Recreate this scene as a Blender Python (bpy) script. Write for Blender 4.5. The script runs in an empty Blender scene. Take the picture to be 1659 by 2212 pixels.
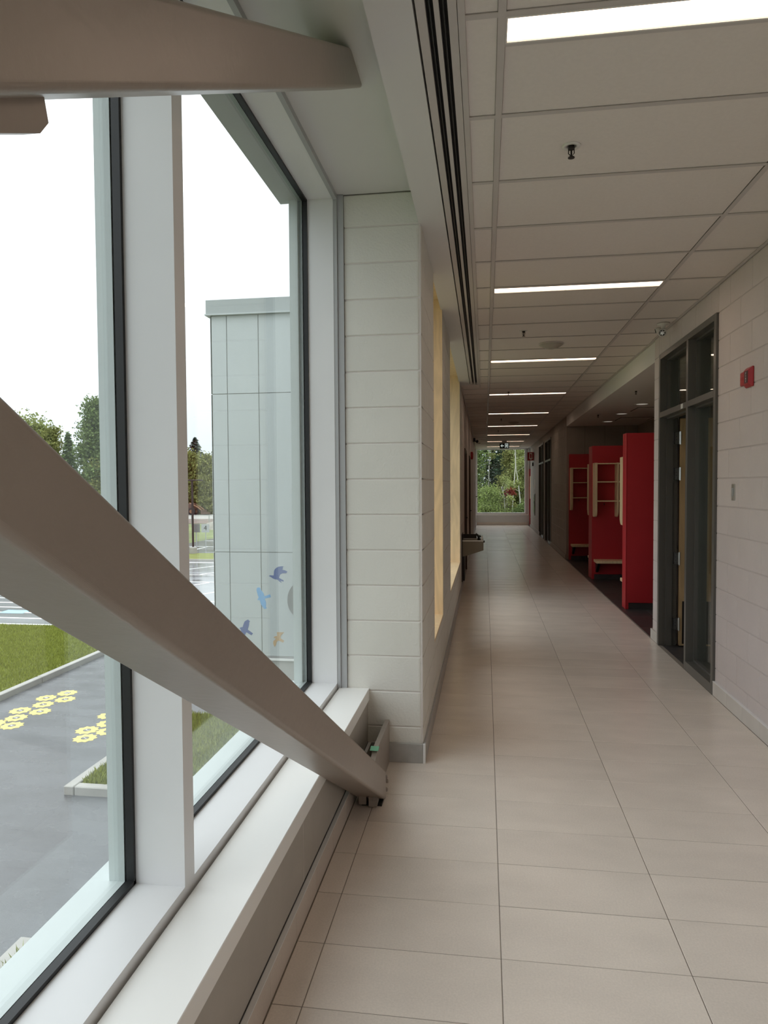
import bpy, math, random
import numpy as np
from mathutils import Vector, Matrix

sc = bpy.context.scene
COL = sc.collection
rng = random.Random(7)
R = math.radians

# ------------------------------------------------------------------ camera
PITCH, YAW, ROLL, FPX = R(2.11), R(8.232), R(-0.375), 1510.0
fw = Vector((-math.sin(YAW) * math.cos(PITCH), math.cos(YAW) * math.cos(PITCH), -math.sin(PITCH)))
rt = Vector((math.cos(YAW), math.sin(YAW), 0))
up = rt.cross(fw)
r2 = rt * math.cos(ROLL) + up * math.sin(ROLL)
u2 = up * math.cos(ROLL) - rt * math.sin(ROLL)
cd = bpy.data.cameras.new('camera')
cam = bpy.data.objects.new('camera', cd)
COL.objects.link(cam)
cam.matrix_world = Matrix(((r2.x, u2.x, -fw.x, 0), (r2.y, u2.y, -fw.y, 0), (r2.z, u2.z, -fw.z, 1.56), (0, 0, 0, 1)))
cd.sensor_fit = 'HORIZONTAL'
cd.sensor_width = 36
cd.lens = 36 * FPX / 1659
cd.clip_start = 0.02
cd.clip_end = 600
sc.camera = cam

# ------------------------------------------------------------------ overcast sky
world = bpy.data.worlds.new('overcast')
sc.world = world
world.use_nodes = True
wn = world.node_tree
wn.nodes.clear()
wo = wn.nodes.new('ShaderNodeOutputWorld')
wb = wn.nodes.new('ShaderNodeBackground')
wt = wn.nodes.new('ShaderNodeTexCoord')
ws = wn.nodes.new('ShaderNodeSeparateXYZ')
wr = wn.nodes.new('ShaderNodeValToRGB')
wn.links.new(wt.outputs['Generated'], ws.inputs[0])
wn.links.new(ws.outputs['Z'], wr.inputs[0])
wn.links.new(wr.outputs[0], wb.inputs[0])
wn.links.new(wb.outputs[0], wo.inputs[0])
e = wr.color_ramp.elements
# overcast luminance: zenith three times the horizon
e[0].position = 0.0; e[0].color = (0.300, 0.325, 0.355, 1)
e[1].position = 1.0; e[1].color = (0.96, 1.0, 1.03, 1)
wb.inputs[1].default_value = 1.5

# ------------------------------------------------------------------ exposure
vs = sc.view_settings
vs.view_transform = 'Standard'
vs.look = 'None'
vs.gamma = 1
vs.use_curve_mapping = False
vs.exposure = 1.28
cy = sc.cycles
cy.max_bounces = 10
cy.diffuse_bounces = 6
cy.glossy_bounces = 4
cy.transparent_max_bounces = 24
cy.sample_clamp_indirect = 6
cy.caustics_reflective = False
cy.caustics_refractive = False
cy.use_denoising = True

LAMP = 2.9

# ------------------------------------------------------------------ materials
def s2l(c):
    return tuple(((v / 12.92) if v <= 0.04045 else ((v + 0.055) / 1.055) ** 2.4) for v in c)

def M(name, col, rough=0.5, metal=0.0, var=0.0, vscale=4.0, stretch=(1, 1, 1), bump=0.0, bscale=60.0,
      rand=0.0, spec=0.5, coat=0.0, grain=0.0, gscale=120.0, rvar=0.0, detail=4.0):
    m = bpy.data.materials.new(name)
    m.use_nodes = True
    nt = m.node_tree
    N, L = nt.nodes, nt.links
    b = N['Principled BSDF']
    b.inputs['Roughness'].default_value = rough
    b.inputs['Metallic'].default_value = metal
    b.inputs['Specular IOR Level'].default_value = spec
    b.inputs['Coat Weight'].default_value = coat
    b.inputs['Base Color'].default_value = (*col, 1)
    if var or bump or rand or rvar:
        tc = N.new('ShaderNodeTexCoord')
        mp = N.new('ShaderNodeMapping')
        mp.inputs['Scale'].default_value = stretch
        L.new(tc.outputs['Object'], mp.inputs['Vector'])
        oi = N.new('ShaderNodeObjectInfo')
        mul = N.new('ShaderNodeVectorMath'); mul.operation = 'SCALE'
        L.new(oi.outputs['Random'], mul.inputs['Scale'])
        mul.inputs[0].default_value = (37.0, 53.0, 71.0)
        if rand:
            L.new(mul.outputs[0], mp.inputs['Location'])
        nz = N.new('ShaderNodeTexNoise')
        nz.inputs['Scale'].default_value = vscale
        nz.inputs['Detail'].default_value = detail
        L.new(mp.outputs[0], nz.inputs['Vector'])
        mr = N.new('ShaderNodeMapRange')
        mr.inputs['From Min'].default_value = 0.3
        mr.inputs['From Max'].default_value = 0.7
        mr.inputs['To Min'].default_value = 1 - var
        mr.inputs['To Max'].default_value = 1 + var
        L.new(nz.outputs['Fac'], mr.inputs['Value'])
        fac = mr.outputs[0]
        if rand:
            m2 = N.new('ShaderNodeMapRange')
            m2.inputs['To Min'].default_value = 1 - rand
            m2.inputs['To Max'].default_value = 1 + rand
            L.new(oi.outputs['Random'], m2.inputs['Value'])
            mm = N.new('ShaderNodeMath'); mm.operation = 'MULTIPLY'
            L.new(fac, mm.inputs[0]); L.new(m2.outputs[0], mm.inputs[1])
            fac = mm.outputs[0]
        if grain:
            ng = N.new('ShaderNodeTexNoise')
            ng.inputs['Scale'].default_value = gscale
            ng.inputs['Detail'].default_value = 3
            L.new(tc.outputs['Object'], ng.inputs['Vector'])
            m3 = N.new('ShaderNodeMapRange')
            m3.inputs['From Min'].default_value = 0.3
            m3.inputs['From Max'].default_value = 0.7
            m3.inputs['To Min'].default_value = 1 - grain
            m3.inputs['To Max'].default_value = 1 + grain
            L.new(ng.outputs['Fac'], m3.inputs['Value'])
            mg = N.new('ShaderNodeMath'); mg.operation = 'MULTIPLY'
            L.new(fac, mg.inputs[0]); L.new(m3.outputs[0], mg.inputs[1])
            fac = mg.outputs[0]
        vm = N.new('ShaderNodeVectorMath'); vm.operation = 'SCALE'
        vm.inputs[0].default_value = col
        L.new(fac, vm.inputs['Scale'])
        L.new(vm.outputs[0], b.inputs['Base Color'])
        if rvar:
            mr2 = N.new('ShaderNodeMapRange')
            mr2.inputs['From Min'].default_value = 0.3
            mr2.inputs['From Max'].default_value = 0.7
            mr2.inputs['To Min'].default_value = max(0.02, rough - rvar)
            mr2.inputs['To Max'].default_value = rough + rvar
            L.new(nz.outputs['Fac'], mr2.inputs['Value'])
            L.new(mr2.outputs[0], b.inputs['Roughness'])
        if bump:
            n2 = N.new('ShaderNodeTexNoise')
            n2.inputs['Scale'].default_value = bscale
            n2.inputs['Detail'].default_value = 5
            L.new(mp.outputs[0], n2.inputs['Vector'])
            bp = N.new('ShaderNodeBump')
            bp.inputs['Strength'].default_value = bump
            bp.inputs['Distance'].default_value = 0.01
            L.new(n2.outputs['Fac'], bp.inputs['Height'])
            L.new(bp.outputs[0], b.inputs['Normal'])
    return m

def leafmat(name, col, var=0.3):
    m = bpy.data.materials.new(name)
    m.use_nodes = True
    nt = m.node_tree
    N, L = nt.nodes, nt.links
    N.remove(N['Principled BSDF'])
    out = N['Material Output']
    geo = N.new('ShaderNodeNewGeometry')
    mr = N.new('ShaderNodeMapRange')
    mr.inputs['To Min'].default_value = 1 - var
    mr.inputs['To Max'].default_value = 1 + var
    L.new(geo.outputs['Random Per Island'], mr.inputs['Value'])
    vm = N.new('ShaderNodeVectorMath'); vm.operation = 'SCALE'
    vm.inputs[0].default_value = col
    L.new(mr.outputs[0], vm.inputs['Scale'])
    d = N.new('ShaderNodeBsdfDiffuse')
    t = N.new('ShaderNodeBsdfTranslucent')
    L.new(vm.outputs[0], d.inputs[0]); L.new(vm.outputs[0], t.inputs[0])
    mx = N.new('ShaderNodeMixShader'); mx.inputs[0].default_value = 0.3
    L.new(d.outputs[0], mx.inputs[1]); L.new(t.outputs[0], mx.inputs[2])
    L.new(mx.outputs[0], out.inputs[0])
    return m

def glassmat(name, tint, refl=1.0):
    m = bpy.data.materials.new(name)
    m.use_nodes = True
    nt = m.node_tree
    N, L = nt.nodes, nt.links
    N.remove(N['Principled BSDF'])
    out = N['Material Output']
    t = N.new('ShaderNodeBsdfTransparent'); t.inputs[0].default_value = (*tint, 1)
    g = N.new('ShaderNodeBsdfGlossy'); g.inputs['Roughness'].default_value = 0.0
    g.inputs[0].default_value = (0.9 * refl, 0.95 * refl, 0.93 * refl, 1)
    fr = N.new('ShaderNodeFresnel')
    geo = N.new('ShaderNodeNewGeometry')
    io = N.new('ShaderNodeMapRange')
    io.inputs['To Min'].default_value = 1.5
    io.inputs['To Max'].default_value = 1 / 1.5
    L.new(geo.outputs['Backfacing'], io.inputs['Value'])
    L.new(io.outputs[0], fr.inputs[0])
    mx = N.new('ShaderNodeMixShader')
    L.new(fr.outputs[0], mx.inputs[0]); L.new(t.outputs[0], mx.inputs[1]); L.new(g.outputs[0], mx.inputs[2])
    L.new(mx.outputs[0], out.inputs[0])
    return m

def emit(name, col, s):
    m = bpy.data.materials.new(name)
    m.use_nodes = True
    nt = m.node_tree
    N, L = nt.nodes, nt.links
    N.remove(N['Principled BSDF'])
    em = N.new('ShaderNodeEmission')
    em.inputs[0].default_value = (*col, 1)
    em.inputs[1].default_value = s
    L.new(em.outputs[0], N['Material Output'].inputs[0])
    return m

def plywood(name, col):
    m = M(name, col, 0.45, spec=0.35)
    nt = m.node_tree
    N, L = nt.nodes, nt.links
    b = N['Principled BSDF']
    tc = N.new('ShaderNodeTexCoord')
    mp = N.new('ShaderNodeMapping'); mp.inputs['Scale'].default_value = (4.0, 4.0, 0.7)
    L.new(tc.outputs['Object'], mp.inputs[0])
    wn_ = N.new('ShaderNodeTexNoise')
    wn_.inputs['Scale'].default_value = 1.3
    wn_.inputs['Detail'].default_value = 2.5
    wn_.inputs['Distortion'].default_value = 0.6
    L.new(mp.outputs[0], wn_.inputs['Vector'])
    wm = N.new('ShaderNodeMath'); wm.operation = 'MULTIPLY'; wm.inputs[1].default_value = 16.0
    L.new(wn_.outputs['Fac'], wm.inputs[0])
    wv = N.new('ShaderNodeMath'); wv.operation = 'PINGPONG'; wv.inputs[1].default_value = 1.0
    L.new(wm.outputs[0], wv.inputs[0])
    nz = N.new('ShaderNodeTexNoise'); nz.inputs['Scale'].default_value = 2.0
    L.new(tc.outputs['Object'], nz.inputs[0])
    mx = N.new('ShaderNodeMix'); mx.data_type = 'RGBA'
    mx.inputs[6].default_value = (*[c * 0.92 for c in col], 1)
    mx.inputs[7].default_value = (*[min(1, c * 1.06) for c in col], 1)
    L.new(wv.outputs[0], mx.inputs[0])
    vm = N.new('ShaderNodeVectorMath'); vm.operation = 'SCALE'
    mr = N.new('ShaderNodeMapRange'); mr.inputs['To Min'].default_value = 0.85; mr.inputs['To Max'].default_value = 1.12
    L.new(nz.outputs['Fac'], mr.inputs[0])
    L.new(mx.outputs[2], vm.inputs[0]); L.new(mr.outputs[0], vm.inputs['Scale'])
    L.new(vm.outputs[0], b.inputs['Base Color'])
    return m

MAT = dict(
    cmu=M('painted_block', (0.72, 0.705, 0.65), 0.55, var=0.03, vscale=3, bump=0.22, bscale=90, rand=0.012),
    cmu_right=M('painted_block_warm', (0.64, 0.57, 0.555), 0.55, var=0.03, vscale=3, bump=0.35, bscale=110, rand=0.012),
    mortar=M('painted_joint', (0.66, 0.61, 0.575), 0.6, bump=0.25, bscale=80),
    gyp=M('gypsum_paint', (0.69, 0.675, 0.655), 0.6, var=0.02, vscale=1.5),
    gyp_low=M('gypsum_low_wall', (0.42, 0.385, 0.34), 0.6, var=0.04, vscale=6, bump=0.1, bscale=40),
    tile=M('porcelain_tile', (0.78, 0.705, 0.635), 0.23, var=0.05, vscale=3.0, stretch=(1.0, 1.8, 1), rand=0.03, grain=0.045, gscale=140, detail=7, spec=0.5),
    grout=M('grout', (0.24, 0.205, 0.175), 0.8),
    basetile=M('base_tile', (0.62, 0.58, 0.54), 0.4, var=0.05, vscale=5, rand=0.04),
    basewarm=M('base_tile_warm', (0.60, 0.53, 0.47), 0.4, var=0.04, vscale=4, rand=0.03, grain=0.04),
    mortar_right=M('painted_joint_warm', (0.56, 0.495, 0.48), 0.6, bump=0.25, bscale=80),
    basegrey=M('base_tile_grey', (0.42, 0.41, 0.39), 0.4, var=0.08, vscale=20, rand=0.03),
    darktile=M('charcoal_tile', (0.055, 0.05, 0.052), 0.38, var=0.2, vscale=5, stretch=(1, 5, 1), rand=0.1),
    darkgrout=M('charcoal_grout', (0.10, 0.095, 0.09), 0.8),
    actile=M('acoustic_tile', (0.74, 0.68, 0.635), 0.8, var=0.02, vscale=60, bump=0.12, bscale=250, rand=0.012),
    tee=M('ceiling_grid', (0.55, 0.505, 0.48), 0.45, spec=0.4),
    alu=M('clear_anodised', (0.80, 0.80, 0.805), 0.42, var=0.02, vscale=3, spec=0.5),
    alu_dark=M('anodised_dark_trim', (0.42, 0.425, 0.43), 0.45),  # darker grey finish for the trim pieces
    aluout=M('exterior_cap', (0.55, 0.60, 0.59), 0.4, var=0.02, vscale=3),
    gasket=M('rubber_gasket', (0.012, 0.012, 0.013), 0.5),
    sill=M('sill_laminate', (0.90, 0.89, 0.865), 0.42, var=0.012, vscale=2),
    steel=M('brace_paint', (0.315, 0.265, 0.225), 0.38, var=0.05, vscale=3, bump=0.10, bscale=35),
    frame=M('dark_door_frame', (0.115, 0.110, 0.100), 0.30, spec=0.5),
    glass=glassmat('window_glass', (0.965, 0.985, 0.978)),
    glassin=glassmat('interior_glass', (0.93, 0.95, 0.93)),
    ply=plywood('birch_plywood', (0.84, 0.65, 0.41)),
    doorwood=plywood('door_veneer', (0.55, 0.38, 0.20)),
    darkwood=M('dark_wood_door', (0.075, 0.04, 0.028), 0.45, var=0.15, vscale=6, stretch=(3, 3, 0.4)),
    red=M('red_laminate', (0.46, 0.020, 0.030), 0.45, var=0.03, vscale=3),
    redpl=M('red_plastic', (0.42, 0.012, 0.018), 0.32),
    redsign=M('red_sign', (0.40, 0.01, 0.015), 0.4),
    wht=M('white_print', (0.80, 0.79, 0.77), 0.5),
    blk=M('black_plastic', (0.012, 0.012, 0.012), 0.45),
    blkslot=M('black_slot', (0.006, 0.006, 0.006), 0.7),
    chrome=M('brushed_steel', (0.62, 0.61, 0.59), 0.28, metal=1.0),
    stain=M('stainless', (0.20, 0.17, 0.13), 0.42, metal=0.7, var=0.04, vscale=5),
    bronze=M('bronze_plate', (0.04, 0.032, 0.028), 0.4, metal=0.6),
    whpl=M('white_plastic', (0.70, 0.68, 0.64), 0.4),
    green=M('green_tape', (0.16, 0.42, 0.26), 0.6),
    signgreen=M('exit_green', (0.005, 0.03, 0.022), 0.4),
    dome=M('dome_plastic', (0.42, 0.39, 0.33), 0.5),
    exitlit=emit('exit_symbol', (0.85, 0.95, 0.88), 0.22),
    paper=M('paper', (0.75, 0.74, 0.70), 0.8),
    lamp=emit('light_diffuser', (1.0, 0.74, 0.56), LAMP),
    down=emit('downlight_lens', (1.0, 0.90, 0.78), 0.14),
    dark=M('unlit_room_dark', (0.16, 0.15, 0.135), 0.8),  # unlit look of the rooms put into a dark wall colour
    slab=M('concrete', (0.35, 0.34, 0.33), 0.9),
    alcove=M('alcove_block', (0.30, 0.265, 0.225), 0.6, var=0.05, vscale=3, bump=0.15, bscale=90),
    farblock=M('far_block', (0.34, 0.295, 0.25), 0.55, var=0.05, vscale=3, bump=0.25, bscale=90, rand=0.05),
    clad=M('cladding_panel', (0.455, 0.485, 0.49), 0.55, var=0.02, vscale=1.5, rand=0.015),
    cladcap=M('parapet_metal', (0.33, 0.355, 0.355), 0.45),
    asphalt=M('wet_asphalt', (0.095, 0.096, 0.102), 0.24, var=0.25, vscale=0.9, stretch=(1, 2.2, 1), bump=0.35, bscale=45, rvar=0.16),
    lot=M('wet_parking', (0.28, 0.285, 0.295), 0.08, var=0.25, vscale=0.35, stretch=(0.5, 2, 1), bump=0.05, bscale=6, rvar=0.12),
    paint=M('road_paint', (0.80, 0.80, 0.79), 0.5),
    bluepaint=M('blue_paint', (0.30, 0.56, 0.76), 0.5),
    conc=M('kerb_concrete', (0.36, 0.345, 0.32), 0.8, var=0.08, vscale=3, bump=0.2, bscale=30),
    lawn=M('lawn_soil', (0.18, 0.20, 0.045), 0.9, var=0.25, vscale=2.5),
    blade=leafmat('grass_blade', (0.25, 0.275, 0.06), 0.4),
    field=M('field', (0.16, 0.19, 0.07), 0.9, var=0.3, vscale=0.3),
    dirt=M('dirt', (0.16, 0.12, 0.10), 0.9, var=0.3, vscale=0.6),
    yel=M('yellow_paint', (0.85, 0.66, 0.16), 0.5, var=0.05, vscale=5),
    greyp=M('grey_paint', (0.14, 0.135, 0.12), 0.5),
    navy=M('navy_vinyl', (0.065, 0.10, 0.27), 0.5),
    sky=M('blue_vinyl', (0.16, 0.36, 0.62), 0.5),
    tan=M('tan_vinyl', (0.48, 0.31, 0.15), 0.5),
    greyv=M('grey_vinyl', (0.17, 0.165, 0.16), 0.5),
    bark=M('bark', (0.07, 0.055, 0.045), 0.9, var=0.3, vscale=8),
    birch=M('birch_bark', (0.46, 0.44, 0.39), 0.8, var=0.2, vscale=6, stretch=(1, 1, 4)),
    leaf_mid=leafmat('leaf_mid', (0.15, 0.20, 0.075), 0.45),
    leaf_lime=leafmat('leaf_lime', (0.21, 0.265, 0.085), 0.4),
    leaf_olive=leafmat('leaf_olive', (0.23, 0.24, 0.085), 0.4),
    leaf_pale=leafmat('leaf_pale', (0.24, 0.27, 0.10)),
    needle=leafmat('needle_dark', (0.05, 0.078, 0.048), 0.4),
    needle2=leafmat('needle_green', (0.15, 0.21, 0.07)),
    needle3=leafmat('needle_blue', (0.07, 0.095, 0.075)),
    leaf_red=leafmat('leaf_red', (0.24, 0.05, 0.04)),
    tyre=M('tyre', (0.02, 0.02, 0.02), 0.8),
    machine=M('machine_paint', (0.10, 0.055, 0.04), 0.5),
    orange=M('orange_paint', (0.22, 0.10, 0.05), 0.5),
    rock=M('rock', (0.40, 0.37, 0.34), 0.9, var=0.2, vscale=3),
    pole=M('pole_bronze', (0.03, 0.02, 0.018), 0.5),
    galv=M('galvanised', (0.45, 0.46, 0.47), 0.45, metal=0.5),
)

# ------------------------------------------------------------------ mesh helpers
class MB:
    def __init__(s):
        s.v = []; s.f = []
    def add(s, vs, fs):
        n = len(s.v)
        s.v += [tuple(p) for p in vs]
        s.f += [tuple(i + n for i in f) for f in fs]
        return s
    def box(s, x0, x1, y0, y1, z0, z1):
        return s.add([(x0, y0, z0), (x1, y0, z0), (x1, y1, z0), (x0, y1, z0), (x0, y0, z1), (x1, y0, z1), (x1, y1, z1), (x0, y1, z1)],
                     [(0, 3, 2, 1), (4, 5, 6, 7), (0, 1, 5, 4), (1, 2, 6, 5), (2, 3, 7, 6), (3, 0, 4, 7)])
    def bbox(s, x0, x1, y0, y1, z0, z1, b):
        # chamfered box: 24 vertices
        X = (x0, x1); Y = (y0, y1); Z = (z0, z1)
        idx = {}; vs = []
        for i in (0, 1):
            for j in (0, 1):
                for kk in (0, 1):
                    sx = b if i == 0 else -b
                    sy = b if j == 0 else -b
                    sz = b if kk == 0 else -b
                    for a, p in (('x', (X[i], Y[j] + sy, Z[kk] + sz)), ('y', (X[i] + sx, Y[j], Z[kk] + sz)), ('z', (X[i] + sx, Y[j] + sy, Z[kk]))):
                        idx[(i, j, kk, a)] = len(vs); vs.append(p)
        g = lambda i, j, kk, a: idx[(i, j, kk, a)]
        fs = []
        for i in (0, 1):
            q = [g(i, 0, 0, 'x'), g(i, 1, 0, 'x'), g(i, 1, 1, 'x'), g(i, 0, 1, 'x')]
            fs.append(q if i else q[::-1])
            q = [g(0, i, 0, 'y'), g(1, i, 0, 'y'), g(1, i, 1, 'y'), g(0, i, 1, 'y')]
            fs.append(q[::-1] if i else q)
            q = [g(0, 0, i, 'z'), g(1, 0, i, 'z'), g(1, 1, i, 'z'), g(0, 1, i, 'z')]
            fs.append(q if i else q[::-1])
        for i in (0, 1):
            for j in (0, 1):
                fs.append([g(i, j, 0, 'x'), g(i, j, 1, 'x'), g(i, j, 1, 'y'), g(i, j, 0, 'y')])
                fs.append([g(i, 0, j, 'x'), g(i, 1, j, 'x'), g(i, 1, j, 'z'), g(i, 0, j, 'z')])
                fs.append([g(0, i, j, 'y'), g(1, i, j, 'y'), g(1, i, j, 'z'), g(0, i, j, 'z')])
                for kk in (0, 1):
                    fs.append([g(i, j, kk, 'x'), g(i, j, kk, 'y'), g(i, j, kk, 'z')])
        return s.add(vs, fs)
    def prism(s, pts, axis, a, b):
        # pts 2D polygon in the other two axes (cyclic order x->y->z), extruded along axis from a to b
        n = len(pts)
        def P(p, t):
            return (t, p[0], p[1]) if axis == 'x' else ((p[1], t, p[0]) if axis == 'y' else (p[0], p[1], t))
        vs = [P(p, a) for p in pts] + [P(p, b) for p in pts]
        fs = [tuple(range(n))[::-1], tuple(range(n, 2 * n))]
        for i in range(n):
            j = (i + 1) % n
            fs.append((i, j, n + j, n + i))
        return s.add(vs, fs)
    def tube(s, pts, rad, n=8, cap=True):
        pts = [Vector(p) for p in pts]
        rr = rad if isinstance(rad, (list, tuple)) else [rad] * len(pts)
        base = len(s.v); vs = []; fs = []
        for i, p in enumerate(pts):
            d = (pts[min(i + 1, len(pts) - 1)] - pts[max(i - 1, 0)]).normalized()
            h = Vector((0, 0, 1)) if abs(d.z) < 0.9 else Vector((1, 0, 0))
            a = d.cross(h).normalized(); b = d.cross(a).normalized()
            for q in range(n):
                t = 2 * math.pi * q / n
                vs.append(p + a * math.cos(t) * rr[i] + b * math.sin(t) * rr[i])
        for i in range(len(pts) - 1):
            for q in range(n):
                w = (q + 1) % n
                fs.append((i * n + q, i * n + w, (i + 1) * n + w, (i + 1) * n + q))
        if cap:
            fs.append(tuple(range(n))[::-1]); fs.append(tuple((len(pts) - 1) * n + q for q in range(n)))
        return s.add(vs, fs)
    def lathe(s, prof, c, axis=(0, 0, 1), n=20):
        ax = Vector(axis).normalized()
        h = Vector((1, 0, 0)) if abs(ax.x) < 0.9 else Vector((0, 1, 0))
        a = ax.cross(h).normalized(); b = ax.cross(a)
        vs = []; fs = []
        for r, t in prof:
            for q in range(n):
                w = 2 * math.pi * q / n
                vs.append(Vector(c) + ax * t + a * math.cos(w) * r + b * math.sin(w) * r)
        for i in range(len(prof) - 1):
            for q in range(n):
                w = (q + 1) % n
                fs.append((i * n + q, i * n + w, (i + 1) * n + w, (i + 1) * n + q))
        fs.append(tuple(range(n))[::-1]); fs.append(tuple((len(prof) - 1) * n + q for q in range(n)))
        return s.add(vs, fs)
    def mesh(s, name, mat, smooth=False):
        m = bpy.data.meshes.new(name)
        m.from_pydata(s.v, [], s.f)
        m.materials.append(MAT[mat] if isinstance(mat, str) else mat)
        if smooth:
            for p in m.polygons: p.use_smooth = True
        m.update()
        return m
    def build(s, name, mat, parent=None, smooth=False):
        return link(name, s.mesh(name, mat, smooth), parent)

def wloc(o):
    v = Vector((0, 0, 0))
    while o is not None:
        v += Vector(o.location); o = o.parent
    return v

def link(name, mesh, parent=None, loc=(0, 0, 0)):
    o = bpy.data.objects.new(name, mesh)
    COL.objects.link(o)
    o.location = loc
    if parent is not None:
        o.location = Vector(loc) - wloc(parent)
        o.parent = parent
    return o

def tag(o, label=None, cat=None, group=None, kind=None):
    if label: o['label'] = label
    if cat: o['category'] = cat
    if group: o['group'] = group
    if kind: o['kind'] = kind
    return o

def thing(name, loc, label=None, cat=None, group=None, kind=None):
    o = bpy.data.objects.new(name, None)
    o.empty_display_size = 0.1
    COL.objects.link(o)
    o.location = loc
    return tag(o, label, cat, group, kind)

def copy_tree(o, loc=None, parent=None):
    c = o.copy(); COL.objects.link(c)
    c.parent = parent
    if loc is not None: c.location = loc
    for ch in o.children: copy_tree(ch, None, c)
    return c

def B(name, mat, parent, *a, bev=0):
    mb = MB()
    return (mb.bbox(*a, bev) if bev else mb.box(*a)).build(name, mat, parent)

def text_mesh(s, size, mat, ext=0.001):
    cu = bpy.data.curves.new('t', 'FONT')
    cu.body = s; cu.size = size; cu.extrude = ext
    cu.align_x = 'CENTER'; cu.align_y = 'CENTER'
    cu.resolution_u = 3
    o = bpy.data.objects.new('t', cu)
    COL.objects.link(o)
    dg = bpy.context.evaluated_depsgraph_get()
    me = bpy.data.meshes.new_from_object(o.evaluated_get(dg))
    bpy.data.objects.remove(o); bpy.data.curves.remove(cu)
    me.materials.clear(); me.materials.append(MAT[mat])
    return me

def xf(me, mat4):
    me.transform(mat4); me.update(); return me

def rects(a0, a1, z0, z1, ops):
    """split a rectangle minus openings (a0,a1,z0,z1) into rectangles"""
    ys = sorted({a0, a1} | {min(max(v, a0), a1) for o in ops for v in o[:2]})
    out = []
    for i in range(len(ys) - 1):
        ya, yb = ys[i], ys[i + 1]
        if yb - ya < 1e-6: continue
        cuts = sorted((o[2], o[3]) for o in ops if o[0] < yb - 1e-6 and o[1] > ya + 1e-6)
        z = z0
        for c0, c1 in cuts:
            if c0 > z + 1e-6: out.append((ya, yb, z, min(c0, z1)))
            z = max(z, c1)
        if z < z1 - 1e-6: out.append((ya, yb, z, z1))
    return out

# ------------------------------------------------------------------ dimensions
XL, XR, XE, ZC, ZS = -0.345, 1.68, -0.98, 3.0, 3.18
YB, YP, YEND = -6.0, 3.88, 28.0
GZ = -3.0
DEND0 = 10.20

# ------------------------------------------------------------------ floor
floor = tag(B('floor', 'grout', None, -1.0, 1.70, YB, 28.2, -0.30, -0.0015), kind='structure')
ROW0, ROWP = 2.28, 0.2945
GAP = 0.003
colx = [(-0.641, -0.546), (-0.546, 0.051), (0.051, 0.650), (0.650, 1.250), (1.250, 1.663)]
colx_far = [(-0.340, 0.051)] + colx[2:]
tm = {}
def tile_mesh(w, d):
    key = (round(w, 3), round(d, 3))
    if key not in tm:
        tm[key] = MB().bbox(-w / 2, w / 2, -d / 2, d / 2, -0.012, 0.0, 0.0012).mesh('floor_tile', 'tile')
    return tm[key]
far = MB()
nrow = int((28.0 - ROW0) / ROWP) + 1
for r in range(-14, nrow + 1):
    y0, y1 = ROW0 + r * ROWP, min(ROW0 + (r + 1) * ROWP, 27.97)
    if y1 - y0 < 0.02: continue
    cols = list(colx if y0 < YP else colx_far)
    for a, b in cols:
        aa, bb, ya, yb = a + GAP / 2, b - GAP / 2, y0 + GAP / 2, y1 - GAP / 2
        if y1 < 15.3:
            o = link('floor_tile', tile_mesh(bb - aa, yb - ya), floor, ((aa + bb) / 2, (ya + yb) / 2, 0))
            o.rotation_euler = (rng.gauss(0, 0.0016), rng.gauss(0, 0.0006), 0)
        else:
            n0 = len(far.v)
            far.box(aa, bb, ya, yb, -0.012, 0)
            dz = rng.gauss(0, 0.0003)
            for q in (4, 5): far.v[n0 + q] = (*far.v[n0 + q][:2], dz)
            for q in (6, 7): far.v[n0 + q] = (*far.v[n0 + q][:2], -dz)
tag(far.build('far_floor_tiles', 'tile', floor), kind='stuff')
# alcove floor, charcoal
alfloor = tag(B('floor_alcove', 'darkgrout', None, 1.70, 3.20, 7.30, 15.1, -0.30, -0.0025), kind='structure')
dm = {}
for i in range(14):
    for j in range(5):
        xa, xb = 1.675 + j * 0.3 + 0.002, min(1.675 + (j + 1) * 0.3, 3.17) - 0.002
        ya, yb = 7.36 + i * 0.6 + 0.002, min(7.36 + (i + 1) * 0.6, 15.06) - 0.002
        if yb - ya < 0.05: continue
        kx = (round(xb - xa, 3), round(yb - ya, 3))
        if kx not in dm:
            dm[kx] = MB().bbox(-kx[0] / 2, kx[0] / 2, -kx[1] / 2, kx[1] / 2, -0.012, 0, 0.001).mesh('floor_tile', 'darktile')
        link('floor_tile', dm[kx], alfloor, ((xa + xb) / 2, (ya + yb) / 2, 0))
tag(B('floor_far_alcove', 'darktile', None, 1.675, 2.8, 26.76, 28.0, -0.30, 0.0), kind='structure')

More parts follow.
